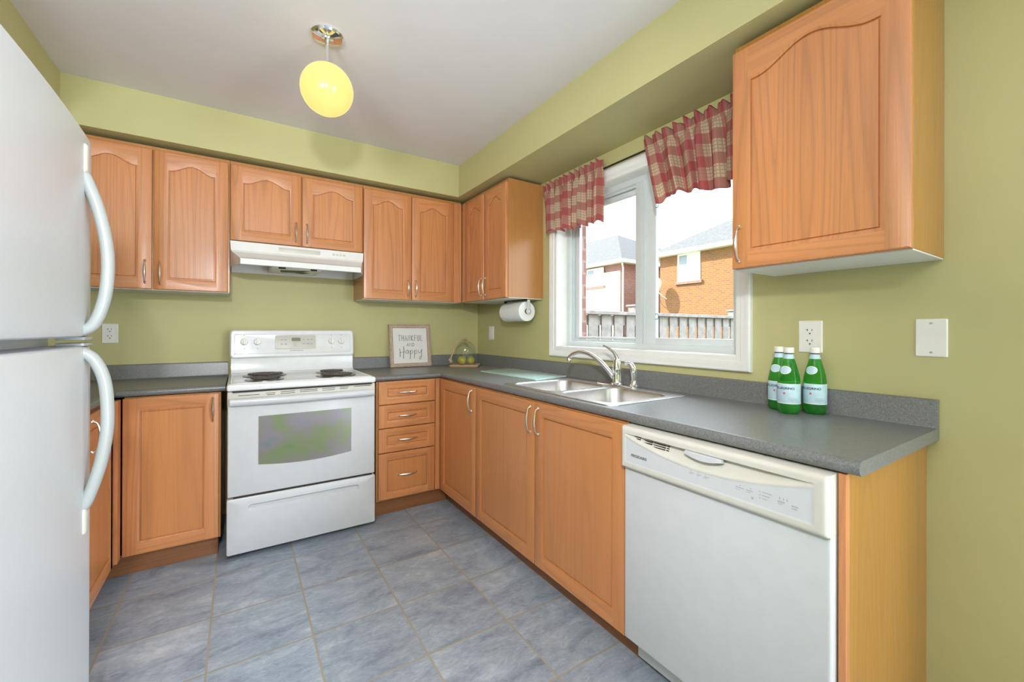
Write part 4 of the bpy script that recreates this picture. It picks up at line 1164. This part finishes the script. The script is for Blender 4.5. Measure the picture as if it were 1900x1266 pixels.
# hand lettering as pen strokes
L_ = {'T': [[(0, 1), (1, 1)], [(.5, 1), (.47, 0)]], 'H': [[(.08, 1), (.05, 0)], [(.92, 1), (.9, 0)], [(.05, .5), (.9, .53)]], 'A': [[(0, 0), (.5, 1), (1, 0)], [(.18, .36), (.82, .36)]],
      'N': [[(.05, 0), (.08, 1), (.9, 0), (.93, 1)]], 'K': [[(.08, 1), (.08, 0)], [(.9, 1), (.1, .45), (.95, 0)]], 'F': [[(.1, 0), (.1, 1), (.95, 1)], [(.1, .52), (.8, .54)]],
      'U': [[(.05, 1), (.06, .3), (.25, .02), (.6, .0), (.88, .25), (.92, 1)]], 'L': [[(.1, 1), (.1, 0), (.95, .02)]], 'D': [[(.08, 0), (.08, 1), (.5, .95), (.95, .55), (.6, .08), (.08, 0)]]}
def stroke(mb, pts, r, smooth=False):
    P = [sg(u, v, -0.0006) for u, v in pts]
    if smooth: P = spline(P, 6)
    mb.tube(P, r, 6)
mb = MB()
def word(s, u0, v0, w_, h_, gap, r):
    n = len(s); cw = (w_ - gap * (n - 1)) / n
    for i, ch in enumerate(s):
        for st_ in L_[ch]: stroke(mb, [(u0 + i * (cw + gap) + a * cw, v0 + b * h_) for a, b in st_], r, ch in 'U')
word('THANKFUL', 0.072, 0.208, 0.200, 0.046, 0.008, 0.0016)
word('AND', 0.138, 0.164, 0.062, 0.028, 0.006, 0.0014)
S_ = lambda pts, r=0.0013: stroke(mb, pts, r, True)
S_([(0.078, 0.148), (0.083, 0.120), (0.080, 0.085), (0.084, 0.090)], 0.0019)
S_([(0.112, 0.165), (0.113, 0.130), (0.108, 0.090), (0.107, 0.068)], 0.0021)
S_([(0.074, 0.112), (0.095, 0.118), (0.118, 0.122)])
S_([(0.150, 0.126), (0.140, 0.134), (0.128, 0.122), (0.130, 0.108), (0.142, 0.112), (0.151, 0.128), (0.150, 0.108), (0.158, 0.107)], 0.0016)
S_([(0.164, 0.132), (0.165, 0.105), (0.160, 0.060)], 0.002); S_([(0.165, 0.118), (0.178, 0.133), (0.186, 0.122), (0.180, 0.106), (0.166, 0.108)])
S_([(0.198, 0.132), (0.199, 0.105), (0.194, 0.066)], 0.002); S_([(0.199, 0.118), (0.212, 0.133), (0.220, 0.122), (0.214, 0.106), (0.200, 0.108)])
S_([(0.232, 0.134), (0.234, 0.114), (0.246, 0.110), (0.258, 0.132)], 0.0015); S_([(0.262, 0.140), (0.258, 0.105), (0.254, 0.070), (0.242, 0.058), (0.240, 0.068), (0.252, 0.084)], 0.0018)
mb.build('lettering', INK, t, angle=60)

# ------------------------------------------------------------------ board, glass dome, fruit, rope
BC = Vector((-0.235, -0.225, 0)); bu = Vector((0.836, -0.549, 0)); bv = Vector((0.549, 0.836, 0))
t = thing('serving_board', 'small wooden serving board in the counter corner', 'board', (BC.x, BC.y, CT))
mb = MB()
ol = rrect(-0.118, 0.118, -0.115, 0.115, 0.016, 4)
pt = lambda u, v, z: BC + bu * u + bv * v + ZP * z
mb.loops([[pt(u * k, v * k, z) for u, v in ol] for k, z in ((0.93, CT + 0.0005), (1.0, CT + 0.010), (1.0, CT + 0.014), (0.975, CT + 0.017), (0.90, CT + 0.0165))], 0, True, True, True)
mb.build('board', BOARDW, t, angle=40)
zb = CT + 0.0172
t = thing('glass_cloche', 'clear glass dome covering the green fruit in the corner', 'glass dome', (BC.x, BC.y, zb))
prof = [(0.0845, zb), (0.0845, zb + 0.105)] + [(0.0845 * math.cos(a), zb + 0.108 + 0.088 * math.sin(a)) for a in [PI / 2 * k / 10 for k in range(11)]]
prof_in = [(max(r - 0.0025, 0.0), z - (0.0025 if i > 1 else 0)) for i, (r, z) in enumerate(prof)]
mb = MB().lathe(prof, (BC.x, BC.y, 0), seg=40, cap0=False)
mb.lathe([(0.0825, zb), (0.0855, zb), (0.0855, zb + 0.003), (0.0845, zb + 0.004)], (BC.x, BC.y, 0), seg=40, cap0=False, cap1=False)
dm = mb.build('dome', DOMEG, t, angle=60)
MB().lathe([(0.012, zb + 0.194), (0.008, zb + 0.200), (0.013, zb + 0.208), (0.010, zb + 0.216), (0.0, zb + 0.218)], (BC.x, BC.y, 0), seg=18).build('top_knob', DOMEG, dm)
t = thing('jute_rope', 'knotted jute rope tied round the top of the glass dome', 'rope', (BC.x - 0.09, BC.y, zb + 0.02))
mb = MB()
ring = [Vector((BC.x, BC.y, zb + 0.2045)) + Vector((0.0165 * math.cos(a), 0.0165 * math.sin(a), 0)) for a in [2 * PI * k / 20 for k in range(21)]]
mb.tube(ring, 0.0055, 8, caps=False)
tail = spline([pt(-0.014, -0.014, zb + 0.207), pt(-0.035, -0.03, zb + 0.203), pt(-0.068, -0.045, zb + 0.165), pt(-0.090, -0.055, zb + 0.105), pt(-0.106, -0.06, zb + 0.060), pt(-0.110, -0.062, zb + 0.040)], 8)
mb.tube(tail, 0.0068, 8)
mb.tube(spline([pt(0.012, -0.014, zb + 0.207), pt(0.022, -0.026, zb + 0.199), pt(0.026, -0.038, zb + 0.188)], 5), 0.006, 8)
mb.build('cord', ROPE, t, angle=70)
mb = MB()
for k in range(3):
    rr = 0.0095; c = pt(-0.012 + 0.006 * k, -0.020, zb + 0.209 + 0.003 * (k % 2)); mb.ball(c, rr, 10, 8, scale=(1.2, 1, 0.9))
mb.build('knot', ROPE, t, angle=70)
mb = MB()
for k in range(4):
    mb.ball(pt(-0.110 + 0.004 * math.sin(k * 2.1), -0.062 + 0.004 * math.cos(k * 2), zb + 0.018 + 0.0095 * k), 0.0150 if k in (1, 2) else 0.0120, 10, 8, scale=(1.0, 1.0, 0.75))
mb.build('knot', ROPE, t, angle=70)
def fruit(u, v, r, label, lean):
    c = pt(u, v, zb + 0.0008); t = thing('pear', label, 'fruit', c, None)
    prof = [(0.0, 0.006), (0.3 * r, 0.0), (0.62 * r, 0.10 * r), (0.90 * r, 0.42 * r), (r, 0.85 * r), (0.92 * r, 1.28 * r), (0.66 * r, 1.62 * r), (0.40 * r, 1.80 * r), (0.16 * r, 1.85 * r), (0.0, 1.80 * r)]
    pf = [(p.x, p.y) for p in spline([(a, b, 0) for a, b in prof], 3)]
    pf = [(max(0, a), b) for a, b in pf]
    mb = MB().lathe([(a, c.z + b) for a, b in pf], (c.x, c.y, 0), seg=26); mb.build('flesh', PEAR, t, angle=80)
    MB().tube([(c.x, c.y, c.z + 1.78 * r), (c.x + 0.003, c.y, c.z + 1.95 * r), (c.x + 0.007, c.y + 0.002, c.z + 2.06 * r)], 0.0016, 6).build('stem', STEM, t)
fruit(-0.022, -0.036, 0.037, 'largest green fruit, at the front under the glass dome', 0)
fruit(0.046, 0.000, 0.034, 'green fruit at the right inside the glass dome', 0)
fruit(-0.046, 0.032, 0.028, 'smallest green fruit under the dome, behind the largest one', 0)

# ------------------------------------------------------------------ cutting board
t = MB()
cu_ = [(-0.345, -0.700), (-0.052, -0.640), (-0.042, -1.285), (-0.330, -1.350)]
t.loops([[(x, y, CT + 0.0008) for x, y in cu_], [(x, y, CT + 0.0065) for x, y in cu_]], 0, True, True, True)
o = t.build('cutting_board', CUTB, None, smooth=False)
tag(o, 'pale mint glass cutting board lying left of the sink', 'cutting board')

# ------------------------------------------------------------------ water bottles
def bottle(x, y, label, th0):
    t = thing('water_bottle', label, 'bottle', (x, y, CT), 'green water bottles on the worktop')
    R = 0.0355; z = CT + 0.0005
    pf = [(0.022, 0.0), (0.030, 0.002), (0.0345, 0.010), (R, 0.022), (R, 0.110), (0.0352, 0.117), (0.0330, 0.134), (0.0280, 0.157), (0.0222, 0.178), (0.0172, 0.196), (0.0150, 0.205), (0.0140, 0.213), (0.0140, 0.222)]
    mb = MB(); seg = 40; rings = []
    for r, h in pf:
        ring = []
        for k in range(seg):
            a = 2 * PI * k / seg; rr = r
            if h < 0.02: rr = r * (1 - 0.10 * max(0, math.cos(5 * a)) * (1 - h / 0.02))
            ring.append((x + rr * math.cos(a), y + rr * math.sin(a), z + h))
        rings.append(ring)
    mb.loops(rings, 0, True, True, True)
    mb.build('bottle_body', BOTTLE, t, angle=60)
    MB().lathe([(0.0155, z + 0.2165), (0.0160, z + 0.219), (0.0160, z + 0.234), (0.0140, z + 0.2365), (0.0, z + 0.2368)], (x, y, 0), seg=26).build('cap', WPLAST, t)
    MB().lathe([(0.0145, z + 0.2125), (0.0150, z + 0.2135), (0.0150, z + 0.2165), (0.0145, z + 0.217)], (x, y, 0), seg=24).build('cap_ring', INK, t)
    MB().lathe([(0.0176, z + 0.1962), (0.0155, z + 0.2050), (0.0147, z + 0.2125), (0.0143, z + 0.2125)], (x, y, 0), seg=24, cap0=False, cap1=False).build('neck_label', LABELB, t)
    lb = MB().lathe([(R + 0.0003, z + 0.036), (R + 0.0006, z + 0.0365), (R + 0.0006, z + 0.1075), (R + 0.0003, z + 0.108)], (x, y, 0), seg=48, cap0=False, cap1=False).build('label', LABELB, t)
    for zz in (0.0375, 0.1055):
        mb = MB(); mb.lathe([(R + 0.0007, z + zz), (R + 0.0010, z + zz + 0.0003), (R + 0.0010, z + zz + 0.0022), (R + 0.0007, z + zz + 0.0025)], (x, y, 0), seg=48, cap0=False, cap1=False)
        mb.build('label_border', LABELW, lb)
    def wrap(bm, zc, rad):
        for v in bm.verts:
            a = th0 + v.co.x / rad; v.co = (x + rad * math.cos(a), y + rad * math.sin(a), zc + v.co.y)
    tb = text_bm('S.PELLEGRINO', 0.0112, 0.0003)
    xs = [v.co.x for v in tb.verts]; k = 0.076 / (max(xs) - min(xs))
    for v in tb.verts: v.co.x = (v.co.x - min(xs)) * k - 0.058
    wrap(tb, z + 0.088, R + 0.0012)
    mb = MB(); mb.merge(tb, 0); mb.build('lettering', NAVY, lb, smooth=False)
    sb = bmesh.new(); c5 = []
    for k in range(10):
        rr = 0.0058 if k % 2 == 0 else 0.0025; a = PI / 2 + PI * k / 5; c5.append(sb.verts.new((rr * math.cos(a) - 0.014, rr * math.sin(a), 0)))
    sb.faces.new(c5); bmesh.ops.triangulate(sb, faces=list(sb.faces)); wrap(sb, z + 0.074, R + 0.0012)
    mb = MB(); mb.merge(sb, 0); mb.build('star', REDP, lb, smooth=False)
    mb = MB()
    for zz, w0, w1 in ((0.058, 0.004, 0.022), (0.0535, -0.002, 0.026), (0.049, -0.004, 0.028), (0.0445, -0.014, 0.0)):
        db = bmesh.new(); n = 10
        for q in range(n):
            a0_, a1_ = w0 + (w1 - w0) * q / n, w0 + (w1 - w0) * (q + 0.75) / n
            vv = [db.verts.new(p) for p in ((a0_, 0, 0), (a1_, 0, 0), (a1_, 0.0012, 0), (a0_, 0.0012, 0))]; db.faces.new(vv)
        wrap(db, z + zz, R + 0.0011); mb.merge(db, 0)
    mb.build('small_print', PALETXT, lb, smooth=False)
    # oval shoulder label
    def oval(sx, sz, off):
        bm = bmesh.new(); n = 28
        def P(u, v):
            h = 0.156 + v
            for (r0, h0), (r1, h1) in zip(pf, pf[1:]):
                if h0 <= h <= h1: r = r0 + (r1 - r0) * (h - h0) / max(h1 - h0, 1e-6); break
            a = th0 - 0.42 + u / (r + off); return (x + (r + off) * math.cos(a), y + (r + off) * math.sin(a), z + h)
        rings = [[P(sx * f * math.cos(2 * PI * k / n), sz * f * math.sin(2 * PI * k / n)) for k in range(n)] for f in (1.0, 0.66, 0.33, 0.06)]
        m_ = MB(); m_.loops(rings, 0, True, False, True); bm.free(); return m_
    ov = oval(0.0195, 0.0145, 0.0011).build('shoulder_label', LABELW, t)
    oval(0.0170, 0.0120, 0.0016).build('shoulder_print', LABELB, ov)
TH = math.radians(203)
bottle(-0.082, -2.583, 'green sparkling water bottle at the rear left of the three', TH)
bottle(-0.132, -2.640, 'green sparkling water bottle in front, middle of the three', TH)
bottle(-0.062, -2.695, 'green sparkling water bottle at the right of the three, under the outlet', TH)

# ------------------------------------------------------------------ outside: yard, fence, houses
sbox('ground', (0.28, -30, -0.75), (60, 60, -0.60), GRASS)
t = thing('fence', 'weathered grey board fence outside the kitchen window', 'fence', (3.5, 0.35, -0.6))
fyy = 0.0; pit = 0.195; k = 0; fx = 0.95
while fx < 6.4:
    MB().box((fx, fyy - 0.002, -0.58), (fx + 0.140, fyy + 0.017, 1.385), 0.002, 1).build('board', FENCEW, t)
    fx += pit
fx = 0.95 + pit / 2
while fx < 6.4:
    MB().box((fx + 0.015, fyy + 0.060, -0.58), (fx + 0.125, fyy + 0.078, 1.270), 0.002, 1).build('rear_board', FENCEW, t)
    fx += pit
MB().box((0.85, fyy + 0.019, 1.27), (6.5, fyy + 0.058, 1.38), 0.002, 1).build('rail', FENCEW, t)
MB().box((0.85, fyy - 0.035, 1.386), (6.5, fyy + 0.105, 1.424), 0.003, 1).build('cap_rail', FENCEW, t)
for px_ in (2.18, 4.35):
    MB().box((px_, fyy + 0.11, -0.58), (px_ + 0.10, fyy + 0.21, 1.50), 0.004, 1).build('post', FENCEW, t)
    MB().box((px_ - 0.02, fyy + 0.09, 1.501), (px_ + 0.12, fyy + 0.23, 1.525), 0.006, 1).build('post_cap', FENCEW, t)

def house(label, x0, x1, y0, y1, ze, pitch, wall_m, side_m, over=0.45):
    c = ((x0 + x1) / 2, (y0 + y1) / 2, -0.6)
    t = thing('house', label, 'house', c)
    mb = MB().box((x0, y0, -0.6), (x1, y1, ze - 0.06))
    for f in mb.bm.faces:
        n = f.normal if f.normal.length else None
        f.normal_update()
        f.material_index = 1 if abs(f.normal.y) > 0.5 else 0
    mb.build('wall', [wall_m, side_m], t, smooth=False)
    a0, a1, b0, b1 = x0 - over, x1 + over, y0 - over, y1 + over
    half = min(a1 - a0, b1 - b0) / 2; zt = ze + half * pitch
    mb = MB()
    if (b1 - b0) >= (a1 - a0): r0, r1 = (a0 + half, b0 + half, zt), (a0 + half, b1 - half, zt)
    else: r0, r1 = (a0 + half, b0 + half, zt), (a1 - half, b0 + half, zt)
    A, B, C_, D_ = (a0, b0, ze), (a1, b0, ze), (a1, b1, ze), (a0, b1, ze)
    if (b1 - b0) >= (a1 - a0):
        mb.poly([A, B, r0]); mb.poly([B, C_, r1, r0]); mb.poly([C_, D_, r1]); mb.poly([D_, A, r0, r1])
    else:
        mb.poly([A, B, r1, r0]); mb.poly([B, C_, r1]); mb.poly([C_, D_, r0, r1]); mb.poly([D_, A, r0])
    mb.poly([A, B, C_, D_])
    mb.build('roof', SHINGLE, t, smooth=False)
    mb = MB()
    for p, q in ((A, B), (B, C_), (C_, D_), (D_, A)):
        pa, pb = Vector(p), Vector(q)
        lo = Vector((min(pa.x, pb.x) - 0.06, min(pa.y, pb.y) - 0.06, ze - 0.17)); hi = Vector((max(pa.x, pb.x) + 0.06, max(pa.y, pb.y) + 0.06, ze + 0.01))
        if abs(pa.x - pb.x) < 0.01: lo.y += 0.125; hi.y -= 0.125
        mb.box(lo, hi)
    mb.build('gutter', OUTWHITE, t, smooth=False)
    MB().box((a0 + 0.05, b0 + 0.05, ze - 0.14), (a1 - 0.05, b1 - 0.05, ze - 0.07)).build('soffit', OUTWHITE, t, smooth=False)
    return t
def hwin(t, xf, ya, yb, za, zb, sill_m):
    mb = MB(); w_ = 0.09
    mb.box((xf - 0.05, yb, za), (xf + 0.02, yb + w_, zb)); mb.box((xf - 0.05, ya - w_, za), (xf + 0.02, ya, zb))
    mb.box((xf - 0.05, yb + w_ + 0.001, za), (xf + 0.02, ya - w_ - 0.001, za + w_)); mb.box((xf - 0.05, yb + w_ + 0.001, zb - w_), (xf + 0.02, ya - w_ - 0.001, zb))
    ym = (ya + yb) / 2 + 0.03; mb.box((xf - 0.055, ym - 0.04, za + w_ + 0.001), (xf + 0.02, ym + 0.04, zb - w_ - 0.001))
    f = mb.build('window', OUTWHITE, t, smooth=False)
    MB().box((xf - 0.02, ym, za + w_), (xf - 0.012, ya - w_, zb - w_)).build('pane', PANEDARK, f, smooth=False)
    MB().box((xf - 0.02, yb + w_, za + w_), (xf - 0.012, ym, zb - w_)).build('blind', OUTWHITE, f, smooth=False)
    MB().box((xf - 0.12, yb - 0.12, za - 0.12), (xf, ya + 0.12, za)).build('sill', sill_m, f, smooth=False)
h2 = house('orange brick house with grey roof, right of the window bar', 15.5, 25.5, -3.0, 10.19, 4.93, 0.59, BRICK_O, BRICK_RX)
hwin(h2, 15.5, 9.17, 8.00, 3.50, 4.80, BRICK_R)
MB().tube([(15.3, 10.30, 4.75), (15.42, 10.32, 4.55), (15.42, 10.32, -0.5)], 0.045, 8).build('downspout', OUTWHITE, h2)
# satellite dish on the corner of the brick house
t = thing('satellite_dish', 'satellite dish fixed to the corner of the orange brick house', 'satellite dish', (15.3, 10.1, 2.9))
dn = Vector((0.10, 0.85, 0.42)).normalized(); e1 = dn.cross(ZP).normalized(); e2 = e1.cross(dn).normalized(); dc = Vector((14.75, 10.02, 3.30))
mb = MB()
rings = [[dc + (e1 * math.cos(2 * PI * k / 28) * 0.55 + e2 * math.sin(2 * PI * k / 28) * 0.50) * f - dn * (0.11 * (1 - f * f)) for k in range(28)] for f in (1.0, 0.75, 0.5, 0.25, 0.02)]
mb.loops(rings, 0, True, False, True); dsh = mb.build('reflector', OUTWHITE, t)
sm = dsh.modifiers.new('thickness', 'SOLIDIFY'); sm.thickness = 0.015
MB().tube([tuple(dc - dn * 0.11), (15.10, 9.85, 2.95), (15.49, 9.80, 2.75)], 0.028, 8).build('mount', OUTWHITE, t)
MB().tube([tuple(dc - e2 * 0.48), tuple(dc + dn * 0.45 - e2 * 0.38), tuple(dc + dn * 0.62 - e2 * 0.25)], 0.018, 8).build('feed_arm', OUTWHITE, t)
h1 = house('sunlit brick house with grey hip roof, seen through the left pane', 15.5, 26.6, 12.72, 30.0, 5.02, 0.52, BRICK_R, BRICK_RX)
MB().box((15.40, 12.78, -0.6), (15.498, 24.0, 4.46)).build('sunlit_wall_panel', OUTWHITE, h1, smooth=False)  # white panel paints in overexposed sunlit brick below the eave shadow
hwin(h1, 15.40, 15.30, 13.95, 3.75, 4.80, BRICK_R)
MB().tube([(15.25, 12.45, 4.9), (15.50, 12.60, 4.6), (15.55, 12.66, 4.3), (15.55, 12.66, -0.5)], 0.05, 8).build('downspout', OUTWHITE, h1)
